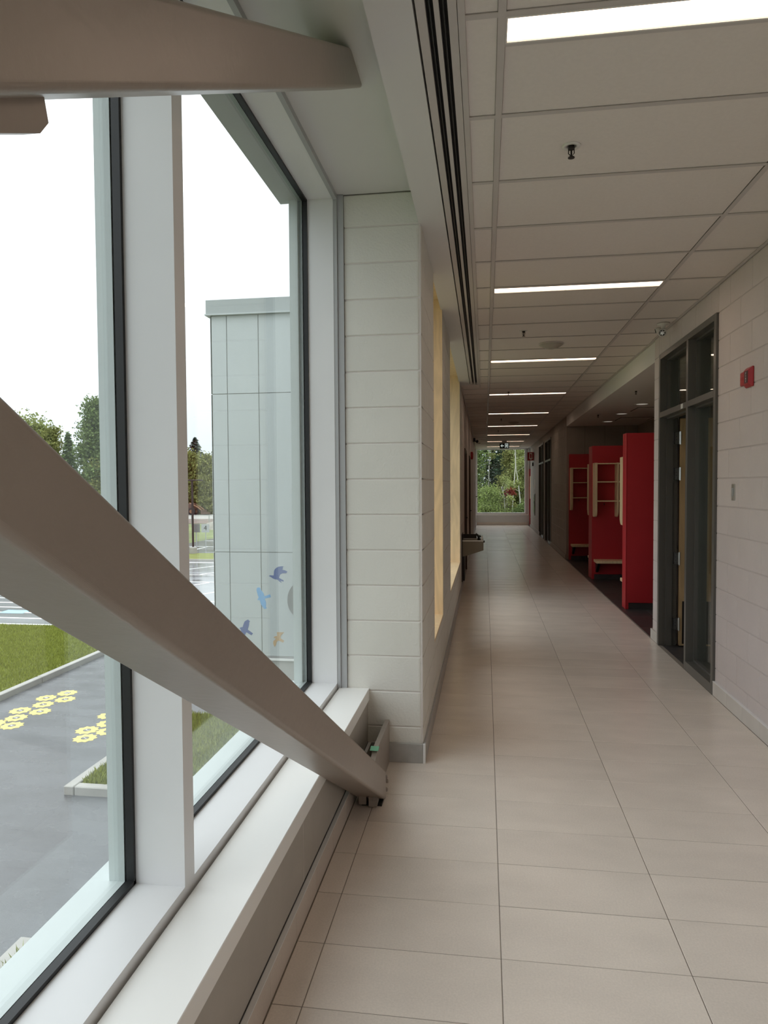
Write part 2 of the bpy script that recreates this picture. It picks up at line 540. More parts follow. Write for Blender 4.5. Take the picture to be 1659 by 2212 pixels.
# ------------------------------------------------------------------ ceiling
ceiling = tag(B('ceiling', 'slab', None, -0.21, 1.72, YB, 28.2, 3.05, 3.40), kind='structure')
B('deck', 'slab', ceiling, -0.36, -0.21, DEND0, 28.2, 3.05, 3.40)
CP, C0 = 0.6, 2.225
tmesh = {}
def ctile(x0, x1, y0, y1):
    kx = (round(x1 - x0, 3), round(y1 - y0, 3))
    if kx not in tmesh:
        tmesh[kx] = MB().bbox(-kx[0] / 2, kx[0] / 2, -kx[1] / 2, kx[1] / 2, 0, 0.016, 0.0015).mesh('ceiling_tile', 'actile')
    link('ceiling_tile', tmesh[kx], ceiling, ((x0 + x1) / 2, (y0 + y1) / 2, ZC + 0.005))
xm = {}
def ctee(x0, x1, y):
    kx = round(x1 - x0, 3)
    if kx not in xm:
        mb = MB(); mb.box(-kx / 2, kx / 2, -0.012, 0.012, 0, 0.003); mb.box(-kx / 2, kx / 2, -0.003, 0.003, 0.003, 0.03)
        xm[kx] = mb.mesh('cross_tee', 'tee')
    link('cross_tee', xm[kx], ceiling, ((x0 + x1) / 2, y, ZC))
DEND = 10.12
lights_y = []
for r in range(-10, 44):
    y0 = C0 + r * CP; y1 = y0 + CP
    if y0 > 27.9: break
    y1 = min(y1, 27.98)
    lit = (r % 5 == 0)
    if lit: lights_y.append(y0 + 0.018)
    xl = -0.060 if y1 < DEND + 0.3 else XL
    for ci, (a, b) in enumerate(((xl, 0.041), (0.066, 1.258), (1.283, XR - 0.003))):
        ya = y0 + (0.15 if (lit and ci == 1) else 0.0)
        ctile(a, b, ya + 0.003, y1 - 0.003)
        ctee(a, b, y0)
        if lit and ci == 1: ctee(a, b, y0 + 0.15)
for x, w, ya in ((0.0535, 0.0125, YB), (1.2705, 0.0125, YB), (-0.070, 0.011, YB)):
    mb = MB(); yb = 27.98 if x > 0 else DEND + 0.3
    mb.box(x - w, x + w, ya, yb, ZC - 0.0015, ZC + 0.0015); mb.box(x - 0.003, x + 0.003, ya, yb, ZC + 0.0015, ZC + 0.035)
    mb.build('main_tee', 'tee', ceiling)
B('wall_angle', 'tee', ceiling, XR - 0.024, XR, YB, 7.36, ZC - 0.001, ZC + 0.002)
B('wall_angle', 'tee', ceiling, XR - 0.013, XR + 0.010, 7.36, 26.7, ZC - 0.001, ZC + 0.002)
B('wall_angle', 'tee', ceiling, XL, XL + 0.022, DEND + 0.3, 27.98, ZC - 0.0012, ZC + 0.002)
# soffit above the glazed bay and the gypsum strip beside it
tag(B('ceiling_soffit', 'gyp', None, -1.02, -0.37, YB, YP + 0.0, ZS, 3.40), kind='structure')
tag(B('trim_1', 'gyp', None, -0.358, -0.214, YB, DEND + 0.06, ZC, ZC + 0.40), kind='structure')
# alcove bulkhead
alc = tag(B('ceiling_alcove', 'gyp', None, 1.688, 3.2, 7.362, 15.06, 2.785, 3.40), kind='structure')
B('trim_bead', 'tee', alc, 1.682, 1.69, 7.362, 15.06, ZC - 0.012, ZC)

# ------------------------------------------------------------------ wall blocks
bm_cache = {}
def block_wall(parent, plane, sgn, y0, y1, z0, z1, ops, mat, off, name='block', thick=0.03, joint=0.007, proud=0.0):
    """blocks on a wall x = plane whose face looks towards sgn"""
    c = int(math.floor(z0 / 0.2))
    while c * 0.2 < z1 - 1e-6:
        za, zb = max(z0, c * 0.2), min(z1, c * 0.2 + 0.2)
        st = off + (0.0 if c % 2 else 0.2)
        kk = math.floor((y0 - st) / 0.4)
        y = st + kk * 0.4
        while y < y1:
            ya, yb = max(y, y0), min(y + 0.4, y1)
            y += 0.4
            if yb - ya < 0.02: continue
            for (a, b, p, q) in rects(ya, yb, za, zb, [o for o in ops if o[2] < zb and o[3] > za]):
                if b - a < 0.025 or q - p < 0.025: continue
                d = (round(b - a - 0.004, 3), round(q - p - joint, 3))
                kx = (d, mat, sgn)
                if kx not in bm_cache:
                    mb = MB()
                    xx = (-thick, 0) if sgn > 0 else (0, thick)
                    mb.bbox(xx[0], xx[1], -d[0] / 2, d[0] / 2, -d[1] / 2, d[1] / 2, 0.0025)
                    bm_cache[kx] = mb.mesh(name, mat)
                link(name, bm_cache[kx], parent, (plane, (a + b) / 2, (p + q) / 2))
        c += 1

def slab_x(name, mat, parent, x0, x1, y0, y1, z0, z1, ops):
    mb = MB()
    for a, b, p, q in rects(y0, y1, z0, z1, ops):
        mb.box(x0, x1, a, b, p, q)
    return mb.build(name, mat, parent)

D1 = (5.415, 7.10, 0.0, 2.805)
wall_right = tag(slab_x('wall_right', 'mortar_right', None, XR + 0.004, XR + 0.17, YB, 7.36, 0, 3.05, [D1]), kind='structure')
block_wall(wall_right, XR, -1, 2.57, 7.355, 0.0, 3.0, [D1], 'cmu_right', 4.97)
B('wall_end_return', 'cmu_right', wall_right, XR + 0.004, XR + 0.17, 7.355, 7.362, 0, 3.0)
# wall beyond the alcove
D2 = (18.55, 20.30, 0.0, 2.805)
D3 = (20.75, 22.55, 0.0, 2.805)
wall_rf = tag(slab_x('wall_right_far', 'farblock', None, XR + 0.014, XR + 0.15, 15.205, 26.76, 0, 3.05, [D2, D3]), kind='structure')
block_wall(wall_rf, XR + 0.01, -1, 15.07, 18.5, 0, 3.0, [], 'farblock', 15.07)
mbf = MB()
for c in range(15):
    y = 20.34 + (0.2 if c % 2 else 0)
    yy = 22.6 + (0.2 if c % 2 else 0) - 0.2
    while yy < 26.7:
        mbf.box(XR + 0.010, XR + 0.03, max(yy, 22.6) + 0.005, min(yy + 0.4, 26.75) - 0.005, c * 0.2 + 0.005, c * 0.2 + 0.195)
        yy += 0.4
tag(mbf.build('far_blocks', 'farblock', wall_rf), kind='stuff')

# wall_left : the pier and the wall with the plywood lined windows
R1 = (4.79, 5.80, 0.475, 3.10)
R2 = (7.05, 9.80, 0.475, 3.10)
DL1 = (12.0, 13.15, 0.0, 2.20)
DL2 = (15.45, 16.45, 0.0, 2.22)
wall_left = tag(slab_x('wall_left', 'mortar', None, -1.02, XL - 0.004, 3.90, 28.2, 0, 3.40, [R1, R2, (DL1[0], DL1[1], 0, 2.2), (DL2[0], DL2[1], 0, 2.22)]), kind='structure')
block_wall(wall_left, XL, 1, 4.29, 11.2, 0.0, 2.998, [R1, R2], 'cmu', 4.29)
# lower courses of the pier, bullnosed corner blocks
def pier_block(z0, z1, L):
    x0, x1, y0, y1, r = -0.776, XL, YP, YP + L, 0.026
    pts = [(x0, y1), (x0, y0)]
    for i in range(7):
        a = -math.pi / 2 + i * math.pi / 12
        pts.append((x1 - r + math.cos(a) * r, y0 + r + math.sin(a) * r))
    pts.append((x1, y1))
    cx, cyy = (x0 + x1) / 2, (y0 + y1) / 2
    def lay(ins, z):
        return [(cx + (px - cx) * (1 - 2 * ins / (x1 - x0)), cyy + (py - cyy) * (1 - 2 * ins / (y1 - y0)), z) for px, py in pts]
    n = len(pts); vs = []
    for ins, z in ((0.0035, z0), (0, z0 + 0.004), (0, z1 - 0.004), (0.0035, z1)): vs += lay(ins, z)
    fs = [tuple(range(n))[::-1], tuple(range(3 * n, 4 * n))]
    for kk in range(3):
        for i in range(n):
            j = (i + 1) % n
            fs.append((kk * n + i, kk * n + j, (kk + 1) * n + j, (kk + 1) * n + i))
    return MB().add(vs, fs)
pm = {}
for c in range(16):
    L = 0.404 if c % 2 else 0.204
    hh = 0.2 if c < 15 else 0.178
    if (L, hh) not in pm: pm[(L, hh)] = pier_block(0.0028, hh - 0.0028, L).mesh('corner_block', 'cmu')
    link('corner_block', pm[(L, hh)], wall_left, (0, 0, c * 0.2))
    if L < 0.3 and c < 15:
        kx = ('half', )
        if kx not in pm: pm[kx] = MB().bbox(-0.03, 0, -0.095, 0.095, -0.0955, 0.0955, 0.0035).mesh('block', 'cmu')
        link('block', pm[kx], wall_left, (XL, YP + 0.308, c * 0.2 + 0.1))
B('pier_core', 'mortar', wall_left, -0.774, XL - 0.004, YP + 0.004, 4.0, 0, 3.177)
B('pier_trim', 'alu_dark', wall_left, -0.812, -0.778, YP - 0.012, YP + 0.1, 0.41, ZS - 0.001)
# low wall under the glazing
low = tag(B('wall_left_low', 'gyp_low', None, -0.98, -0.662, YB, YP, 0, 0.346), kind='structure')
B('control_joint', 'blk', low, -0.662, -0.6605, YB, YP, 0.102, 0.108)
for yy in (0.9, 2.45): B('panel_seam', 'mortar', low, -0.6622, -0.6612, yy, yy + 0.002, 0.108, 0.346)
# exterior skin above and below the glazing
tag(B('wall_left_outside_low', 'clad', None, -1.10, -0.985, YB, 13.0, GZ, 0.34), kind='structure')
tag(B('wall_left_outside_top', 'clad', None, -1.10, -1.022, YB, 13.0, 3.20, 5.1), kind='structure')
tag(B('roof', 'slab', None, -1.02, 5.0, YB - 0.2, 28.3, 3.41, 3.6), kind='structure')
# end walls
tag(B('wall_back', 'cmu_right', None, -1.1, 1.9, YB - 0.15, YB, 0, 3.41), kind='structure')
wall_end = tag(MB().box(-1.0, 3.0, 28.0, 28.2, -0.3, 0.40).box(1.70, 3.0, 28.0, 28.2, 0.40, 3.41).box(-1.0, -0.40, 28.0, 28.2, 0.40, 3.41).box(-0.4, 1.70, 28.0, 28.2, 3.02, 3.41).build('wall_end', 'gyp', None), kind='structure')
B('wall_cap', 'sill', wall_end, -0.36, 1.69, 27.93, 28.0, 0.385, 0.425)
# alcove walls
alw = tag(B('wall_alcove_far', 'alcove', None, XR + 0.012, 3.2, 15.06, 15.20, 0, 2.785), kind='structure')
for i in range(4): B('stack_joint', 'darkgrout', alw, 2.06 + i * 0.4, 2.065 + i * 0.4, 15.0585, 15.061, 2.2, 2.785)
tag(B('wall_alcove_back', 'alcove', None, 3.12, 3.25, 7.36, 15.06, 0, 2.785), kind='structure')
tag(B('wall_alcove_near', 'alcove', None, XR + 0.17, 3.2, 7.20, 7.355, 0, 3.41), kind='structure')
tag(MB().box(2.75, 2.9, 26.7, 28.0, 0, 3.41).box(1.83, 2.9, 26.6, 26.76, 0, 3.41).box(1.70, 2.9, 26.76, 28.0, 3.0, 3.05).build('wall_far_alcove', 'gyp', None), kind='structure')
# dim room behind the open door, and behind the other doors
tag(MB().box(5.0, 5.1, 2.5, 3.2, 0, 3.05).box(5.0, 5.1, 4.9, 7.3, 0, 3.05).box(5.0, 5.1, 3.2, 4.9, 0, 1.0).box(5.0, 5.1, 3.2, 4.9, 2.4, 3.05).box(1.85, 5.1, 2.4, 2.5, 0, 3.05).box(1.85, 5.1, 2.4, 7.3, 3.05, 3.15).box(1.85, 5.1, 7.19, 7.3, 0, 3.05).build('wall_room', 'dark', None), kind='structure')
tag(B('window_added', 'glass', None, 5.04, 5.046, 3.2, 4.9, 1.0, 2.4), kind='structure')  # pane in an invented opening, added only to light this room
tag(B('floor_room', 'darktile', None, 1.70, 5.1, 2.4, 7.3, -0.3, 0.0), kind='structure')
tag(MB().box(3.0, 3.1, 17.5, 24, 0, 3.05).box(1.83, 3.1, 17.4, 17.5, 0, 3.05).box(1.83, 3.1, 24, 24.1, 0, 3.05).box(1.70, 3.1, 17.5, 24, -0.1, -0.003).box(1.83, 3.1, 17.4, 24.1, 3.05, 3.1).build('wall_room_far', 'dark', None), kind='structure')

# ------------------------------------------------------------------ baseboards
bl = thing('baseboard_left', (-0.65, 0, 0), kind='structure')
bmsh = {}
def base_piece(parent, x0, x1, y0, y1, z1, mat, name='base_tile'):
    kx = (round(x1 - x0, 4), round(y1 - y0, 3), round(z1, 3), mat)
    if kx not in bmsh:
        bmsh[kx] = MB().bbox(-kx[0] / 2, kx[0] / 2, -kx[1] / 2, kx[1] / 2, 0, z1, 0.0012).mesh(name, mat)
    link(name, bmsh[kx], parent, ((x0 + x1) / 2, (y0 + y1) / 2, 0.0005))
for r in range(-8, 6):
    ya, yb = ROW0 + r * ROWP + 0.001, min(ROW0 + (r + 1) * ROWP - 0.001, YP - 0.002)
    if yb - ya > 0.02: base_piece(bl, -0.6615, -0.643, ya, yb, 0.098, 'basewarm')
B('metal_edge', 'alu', bl, -0.660, -0.6425, -1.0, YP - 0.002, 0.099, 0.103)
# pier base
bp_ = thing('baseboard_pier', (-0.45, YP, 0), kind='structure')
base_piece(bp_, -0.641, -0.348, YP - 0.014, YP - 0.001, 0.108, 'basegrey')
B('metal_edge', 'alu', bp_, -0.347, -0.333, YP - 0.015, YP - 0.002, 0.0005, 0.110)
yy = YP
while yy < 11.0:
    y2 = min(yy + 0.6, 11.0)
    base_piece(bp_, -0.3445, -0.333, yy + 0.001, y2 - 0.001, 0.106, 'basegrey'); yy = y2
B('metal_edge', 'alu_dark', bp_, -0.3445, -0.332, YP, 11.0, 0.107, 0.110)
br = thing('baseboard_right', (1.67, 4, 0), kind='structure')
ys = [5.412 - 0.3 * i for i in range(0, 16)]
for i in range(15): base_piece(br, 1.663, 1.679, ys[i + 1] + 0.001, ys[i] - 0.001, 0.102, 'basetile')
B('metal_edge', 'alu', br, 1.662, 1.6795, 0.9, 5.41, 0.1025, 0.1065)
base_piece(br, 1.663, 1.679, 7.105, 7.372, 0.102, 'basetile')
base_piece(br, 1.679, 1.90, 7.362, 7.376, 0.102, 'basetile')
brf = thing('baseboard_right_far', (1.68, 16, 0), kind='structure')
yy = 15.07
while yy < 26.7:
    y2 = min(yy + 0.6, 26.75)
    if not any(d[0] - 0.02 < (yy + y2) / 2 < d[1] + 0.02 for d in (D2, D3)):
        base_piece(brf, 1.672, 1.6895, yy + 0.001, min(y2, 18.54 if yy < 18.5 else 99) - 0.001, 0.102, 'farblock')
    yy = y2
blf = thing('baseboard_left_far', (-0.34, 18, 0), kind='structure')
for a, b in ((11.0, 11.98), (13.17, 15.43), (16.47, 27.95)): base_piece(blf, -0.3445, -0.333, a, b, 0.104, 'basegrey')
be = thing('baseboard_end', (0.7, 27.98, 0), kind='structure')
B('base_tile', 'tile', be, -0.33, 1.69, 27.985, 27.999, 0.0005, 0.105)

# ------------------------------------------------------------------ window_1 : glazed bay beside the camera
XF, XG = -0.834, -0.98
win1 = thing('window_1', (XF, 0, 0.415), 'silver framed glazed bay filling the left wall beside the braces', kind='structure')
B('sill_rail', 'alu', win1, XG, XF, YB, YP - 0.02, 0.38, 0.44)
B('head_rail', 'alu', win1, XG, XF, YB, YP - 0.02, 3.158, ZS - 0.001)
B('head_trim', 'alu_dark', win1, XF, -0.812, YB, YP - 0.013, 3.150, ZS - 0.001)
mull_y = [1.82, -0.155, -2.13, -4.105]
for y in mull_y:
    mu = B('mullion', 'alu', win1, XG, XF, y, y + 0.065, 0.44, 3.158)
jamb = MB().box(XG, XF, YP - 0.022, YP - 0.001, 0.38, 3.178).build('jamb', 'alu', win1)
B('jamb_lip', 'alu_dark', win1, XF, -0.813, YP - 0.020, YP - 0.004, 0.38, 3.158)
edges = [YB] + sorted(mull_y) + [YP - 0.02]
for i in range(len(edges) - 1):
    ya = edges[i] + (0.065 if i else 0.0); yb = edges[i + 1]
    gk = MB()
    gk.box(-1.003, XG, ya - 0.012, ya + 0.012, 0.44, 3.158); gk.box(-1.003, XG, yb - 0.012, yb + 0.012, 0.44, 3.158)
    gk.box(-1.003, XG, ya, yb, 0.428, 0.452); gk.box(-1.003, XG, ya, yb, 3.146, 3.17)
    gk.build('gasket', 'gasket', win1)
    B('pane', 'glass', win1, -1.009, -1.003, ya - 0.01, yb + 0.01, 0.43, 3.168)
    ok = MB()
    ok.box(-1.03, -1.009, ya - 0.035, ya + 0.010, 0.42, 3.18); ok.box(-1.03, -1.009, yb - 0.010, yb + 0.035, 0.42, 3.18)
    ok.box(-1.03, -1.009, ya, yb, 0.40, 0.448); ok.box(-1.03, -1.009, ya, yb, 3.15, 3.20)
    ok.build('glazing_stop', 'aluout', win1)
for y in mull_y: B('exterior_cap', 'aluout', win1, -1.062, -1.03, y, y + 0.065, 0.40, 3.20)
B('exterior_jamb', 'aluout', win1, -1.078, -1.03, YP - 0.05, YP + 0.03, 0.38, 3.22)
B('exterior_sill', 'aluout', win1, -1.12, -1.03, YB, YP, 0.36, 0.442)
B('exterior_head', 'alu_dark', win1, -1.14, -1.03, YB, YP, 3.152, 3.22)
tag(MB().bbox(-0.825, -0.652, YB, YP - 0.001, 0.347, 0.414, 0.002).build('window_sill', 'sill', None), 'broad white sill running along the glazed bay below the diagonal braces', kind='structure')

# plywood lined windows
def ply_window(n, op, lab):
    y0, y1, z0, z1 = op
    w = thing(n, (-0.6, (y0 + y1) / 2, z0), lab, kind='structure')
    t = 0.019
    B('sill_board', 'ply', w, -0.93, XL - 0.001, y0, y1, z0, z0 + t)
    B('head_board', 'ply', w, -0.93, XL - 0.016, y0, y1, z1 - t, z1)
    B('jamb_board', 'ply', w, -0.93, XL - 0.001, y0, y0 + t, z0 + t, z1 - t)
    B('jamb_board', 'ply', w, -0.93, XL - 0.001, y1 - t, y1, z0 + t, z1 - t)
    f = MB()
    for a in ((-0.99, -0.93, y0, y1, z0, z0 + 0.06), (-0.99, -0.93, y0, y1, z1 - 0.06, z1), (-0.99, -0.93, y0, y0 + 0.06, z0 + 0.06, z1 - 0.06), (-0.99, -0.93, y1 - 0.06, y1, z0 + 0.06, z1 - 0.06)):
        f.box(*a)
    if y1 - y0 > 2: f.box(-0.99, -0.93, (y0 + y1) / 2 - 0.03, (y0 + y1) / 2 + 0.03, z0 + 0.06, z1 - 0.06)
    f.build('frame', 'alu', w)
    B('pane', 'glass', w, -0.967, -0.961, y0 + 0.05, y1 - 0.05, z0 + 0.05, z1 - 0.05)
ply_window('window_2', R1, 'narrow birch plywood lined window recess nearest the pier')
ply_window('window_3', R2, 'wide birch plywood lined window recess beside the drinking fountain')
# end window
win4 = thing('window_4', (0.6, 28.0, 0.43), 'tall end window looking out on trees', kind='structure')
f = MB()
f.box(-0.40, -0.30, 27.96, 28.10, 0.42, 3.02); f.box(1.54, 1.61, 27.96, 28.10, 0.42, 3.02)
f.box(-0.30, 1.54, 27.96, 28.10, 0.42, 0.49); f.box(-0.30, 1.54, 27.98, 28.10, 2.97, 3.02)
f.build('frame', 'alu', win4)
B('side_trim', 'alu_dark', win4, 1.61, 1.655, 27.97, 28.1, 0.42, 3.02)
B('side_trim', 'sill', win4, 1.655, 1.70, 27.95, 28.1, 0.42, 3.02)
B('pane', 'glass', win4, -0.31, 1.55, 28.03, 28.036, 0.48, 2.98)

# ------------------------------------------------------------------ steel braces
def brace(name, y_ref, z_ref, slope, t_lo, t_hi, label):
    d = Vector((0, 1, slope)).normalized(); n = Vector((0, -d.z, d.y))
    x0, x1, h, r = -0.632, -0.490, 0.0645, 0.013
    sec = []
    for cxx, cn, a0 in ((x1 - r, h - r, 0), (x0 + r, h - r, 90), (x0 + r, -h + r, 180), (x1 - r, -h + r, 270)):
        for i in range(11):
            a = R(a0 + i * 9)
            sec.append((cxx + math.cos(a) * r, cn + math.sin(a) * r))
    vs = []
    for end in (t_lo, t_hi):
        for (x, s) in sec:
            p0 = Vector((x, y_ref, z_ref)) + n * s
            if end[0] == 'y': t = (end[1] - p0.y) / d.y
            elif end[0] == 'z': t = (end[1] - p0.z) / d.z
            vs.append(p0 + d * t)
    N = len(sec)
    fs = [tuple(range(N)), tuple(range(N, 2 * N))[::-1]] + [(i, N + i, N + (i + 1) % N, (i + 1) % N) for i in range(N)]
    root = thing(name, (-0.56, vs[0][1], 0), label, 'brace')
    o = MB().add(vs, fs).build('tube', 'steel', root)
    return root
b1 = brace('steel_brace', 0.654, 1.588, -0.5532, ('y', 3.39), ('z', ZS - 0.0005), 'diagonal square steel tube brace running down to the floor by the pier')
b1.location = (-0.56, 3.39, 0)
for ch in b1.children: ch.location = -Vector(b1.location)
MB().prism([(3.30, 0.0), (YP - 0.001, 0.0), (YP - 0.001, 0.238), (3.43, 0.238), (3.405, 0.222), (3.30, 0.19)], 'x', -0.563, -0.538).build('gusset_plate', 'steel', b1)
MB().box(-0.612, -0.575, 3.30, 3.345, 0.012, 0.055).build('foot_block', 'steel', b1)
MB().prism([(-0.585, 0.0), (-0.54, 0.0), (-0.515, 0.05), (-0.55, 0.07)], 'y', 0, 0.001)
MB().prism([(3.29, 0.008), (3.38, 0.008), (3.40, 0.06), (3.32, 0.08)], 'x', -0.560, -0.520).build('foot_angle', 'steel', b1)
B('foot_dark_slab', 'blk', b1, -0.60, -0.50, 3.315, 3.40, 0.0005, 0.012)  # thin black slab drawn for the dark hole under the foot
for z, y in ((0.088, 3.455), (0.058, 3.475), (0.030, 3.44)):
    MB().lathe([(0.018, 0), (0.018, 0.016), (0.011, 0.017), (0.011, 0.046), (0.006, 0.050)], (-0.538, y, z), (1, 0, 0), 6).build('bolt', 'steel', b1)
MB().prism([(3.404, 0.2385), (3.430, 0.2395), (3.446, 0.243), (3.438, 0.250), (3.418, 0.244)], 'x', -0.572, -0.530).build('tape_scrap', 'green', b1)
b2 = brace('steel_brace', 0.667, 2.037, 0.5545, ('y', 0.31), ('z', ZS - 0.0005), 'diagonal square steel tube brace rising to the soffit overhead')
MB().prism([(0.30, 1.72), (0.45, 1.80), (0.76, 1.975), (0.836, 2.012), (0.854, 2.034), (0.846, 2.062), (0.846, 2.10), (0.30, 1.86)], 'x', -0.585, -0.560).build('gusset_plate', 'steel', b2)

# ------------------------------------------------------------------ slot diffuser
sd = thing('slot_diffuser', (-0.147, 2, ZC), 'long white linear air diffuser with two black slots', 'air diffuser')
for x0, x1 in ((-0.206, -0.177), (-0.152, -0.136), (-0.110, -0.083)):
    B('flange', 'tee', sd, x0, x1, YB, DEND, ZC - 0.002, ZC + 0.03)
for x0, x1 in ((-0.177, -0.152), (-0.136, -0.110)):
    sl = B('slot', 'blkslot', sd, x0, x1, YB, DEND, ZC + 0.022, ZC + 0.03)
    B('blade', 'blk', sl, (x0 + x1) / 2 - 0.002, (x0 + x1) / 2 + 0.002, YB, DEND, ZC + 0.004, ZC + 0.021)
B('end_cap', 'tee', sd, -0.206, -0.083, DEND, DEND + 0.02, ZC - 0.002, ZC + 0.03)

# ------------------------------------------------------------------ ceiling lights
names = ['first', 'second', 'third', 'fourth', 'fifth', 'sixth', 'seventh', 'eighth', 'ninth']
vis = [y for y in lights_y if y > 1.5]
cl0 = None
for y in lights_y:
    if cl0 is None:
        cl0 = thing('ceiling_light', (0.662, y, ZC), 'x', 'light', 'linear ceiling lights along the corridor')
        fr = MB()
        fr.box(0.0665, 1.2575, y - 0.006, y + 0.002, ZC - 0.001, ZC + 0.04); fr.box(0.0665, 1.2575, y + 0.120, y + 0.128, ZC - 0.001, ZC + 0.04)
        fr.box(0.0665, 0.072, y, y + 0.122, ZC - 0.001, ZC + 0.04); fr.box(1.252, 1.2575, y, y + 0.122, ZC - 0.001, ZC + 0.04)
        fr.build('housing', 'whpl', cl0)
        B('diffuser', 'lamp', cl0, 0.072, 1.252, y + 0.002, y + 0.120, ZC + 0.006, ZC + 0.012)
        o = cl0
    else:
        o = copy_tree(cl0, (0.662, y, ZC))
    if y < 1.5: o['label'] = 'unseen linear ceiling light added behind the camera, %s' % ('the one further back' if y < -2 else 'the one just overhead')  # unseen repeats of the row, added for the light they give
    else:
        i = vis.index(y)
        o['label'] = 'glowing linear ceiling light, %s from the camera%s' % (names[i], ' and nearest the end window' if i == len(vis) - 1 else '')

# ------------------------------------------------------------------ sprinklers, domes
def sprinkler(x, y, z, label):
    s = thing('sprinkler', (x, y, z), label, 'sprinkler', 'ceiling sprinklers')
    MB().lathe([(0.040, 0.001), (0.038, -0.004), (0.022, -0.005), (0.021, 0.0)], (x, y, z), n=24).build('escutcheon', 'whpl', s, True)
    MB().lathe([(0.013, -0.004), (0.014, -0.014), (0.009, -0.018), (0.004, -0.02), (0.004, -0.046), (0.006, -0.048)], (x, y, z), n=12).build('body', 'bronze', s)
    d = MB().lathe([(0.014, -0.048), (0.0145, -0.051), (0.004, -0.052)], (x, y, z), n=14).build('deflector', 'bronze', s)
    fr2 = MB()
    for a in (-1, 1): fr2.tube([(x + a * 0.011, y, z - 0.014), (x + a * 0.012, y, z - 0.032), (x, y, z - 0.046)], 0.0022, 5)
    fr2.build('arm', 'bronze', s)
    return s
for (x, y), nm in zip(((0.366, 3.12), (0.36, 6.72), (0.36, 11.0), (0.35, 15.4), (0.345, 18.6)), ('just beyond the first ceiling light', 'between the second and third ceiling lights', 'just before the fourth ceiling light', 'beyond the fifth ceiling light', 'beyond the sixth ceiling light')):
    sprinkler(x, y, ZC + 0.005, 'pendent sprinkler head ' + nm)
sprinkler(1.952, 9.55, 2.785, 'pendent sprinkler in the alcove ceiling, nearer the door')
sprinkler(1.955, 12.66, 2.785, 'pendent sprinkler in the alcove ceiling, further from the door')
for x, y, l in ((0.67, 7.36, 'shallow beige dome on the ceiling before the third light'), (0.652, 16.26, 'shallow beige dome on the ceiling far down the corridor')):
    t = thing('ceiling_dome', (x, y, ZC), l, 'speaker', 'ceiling domes')
    MB().lathe([(0.118, 0.004), (0.118, -0.010), (0.112, -0.016), (0.075, -0.038), (0.035, -0.050), (0.006, -0.053)], (x, y, ZC), n=32).build('cover', 'dome', t, True)
    MB().lathe([(0.124, 0.006), (0.124, -0.006), (0.119, -0.009), (0.119, 0.004)], (x, y, ZC), n=32).build('rim', 'tee', t)

# ------------------------------------------------------------------ emergency light heads
def head(parent, c, d, r=0.032):
    d = Vector(d).normalized(); c = Vector(c)
    MB().lathe([(r * 0.75, -0.045), (r, -0.02), (r * 1.05, 0.0), (r * 0.8, 0.003), (r * 0.78, -0.008)], c, d, 18).build('lamp_head', 'whpl', parent, True)
    h = [o for o in parent.children][-1]
    MB().lathe([(r * 0.72, 0.0), (r * 0.5, 0.004), (r * 0.1, 0.005)], c - d * 0.004, d, 14).build('lens', 'chrome', h)
    sp = MB()
    a = d.cross(Vector((0, 0, 1))).normalized(); b = d.cross(a)
    for i in range(6):
        w = i * math.pi / 3
        p = c + d * 0.003 + (a * math.cos(w) + b * math.sin(w)) * r * 0.55
        sp.box(p.x - 0.004, p.x + 0.004, p.y - 0.003, p.y + 0.003, p.z - 0.004, p.z + 0.004)
    sp.build('vent', 'blk', h)
el = thing('emergency_light', (1.585, 6.62, ZC), 'white twin head emergency light on the ceiling above the open door', 'emergency light')
MB().lathe([(0.055, 0.0), (0.055, -0.010), (0.020, -0.018), (0.016, -0.05)], (1.585, 6.62, ZC + 0.001), n=20).build('base', 'whpl', el, True)
head(el, (1.572, 6.60, ZC - 0.085), (-0.25, -1, -0.12), 0.036)
head(el, (1.535, 6.68, ZC - 0.050), (-1, 0.2, -0.3), 0.026)
MB().tube([(1.585, 6.62, ZC - 0.04), (1.576, 6.62, ZC - 0.075)], 0.010, 8).build('knuckle', 'whpl', el)
el2 = thing('emergency_light', (-0.30, 21.0, ZC - 0.02), 'dark emergency light high on the left wall near the end window', 'emergency light')
B('box', 'blk', el2, -0.344, -0.28, 20.9, 21.1, 2.86, 2.97, bev=0.006)
for dy in (-0.05, 0.05): MB().lathe([(0.03, -0.04), (0.045, 0.0), (0.03, 0.003)], (-0.23, 21 + dy, 2.87), (0.6, -0.8, -0.3), 14).build('lamp_head', 'blk', el2)
sm = thing('smoke_detector', (-0.20, 24.0, ZC), 'small round detector on the ceiling close to the end window', 'detector')
MB().lathe([(0.055, 0.004), (0.055, -0.02), (0.04, -0.04), (0.01, -0.045)], (-0.20, 24.0, ZC), n=18).build('cover', 'whpl', sm, True)

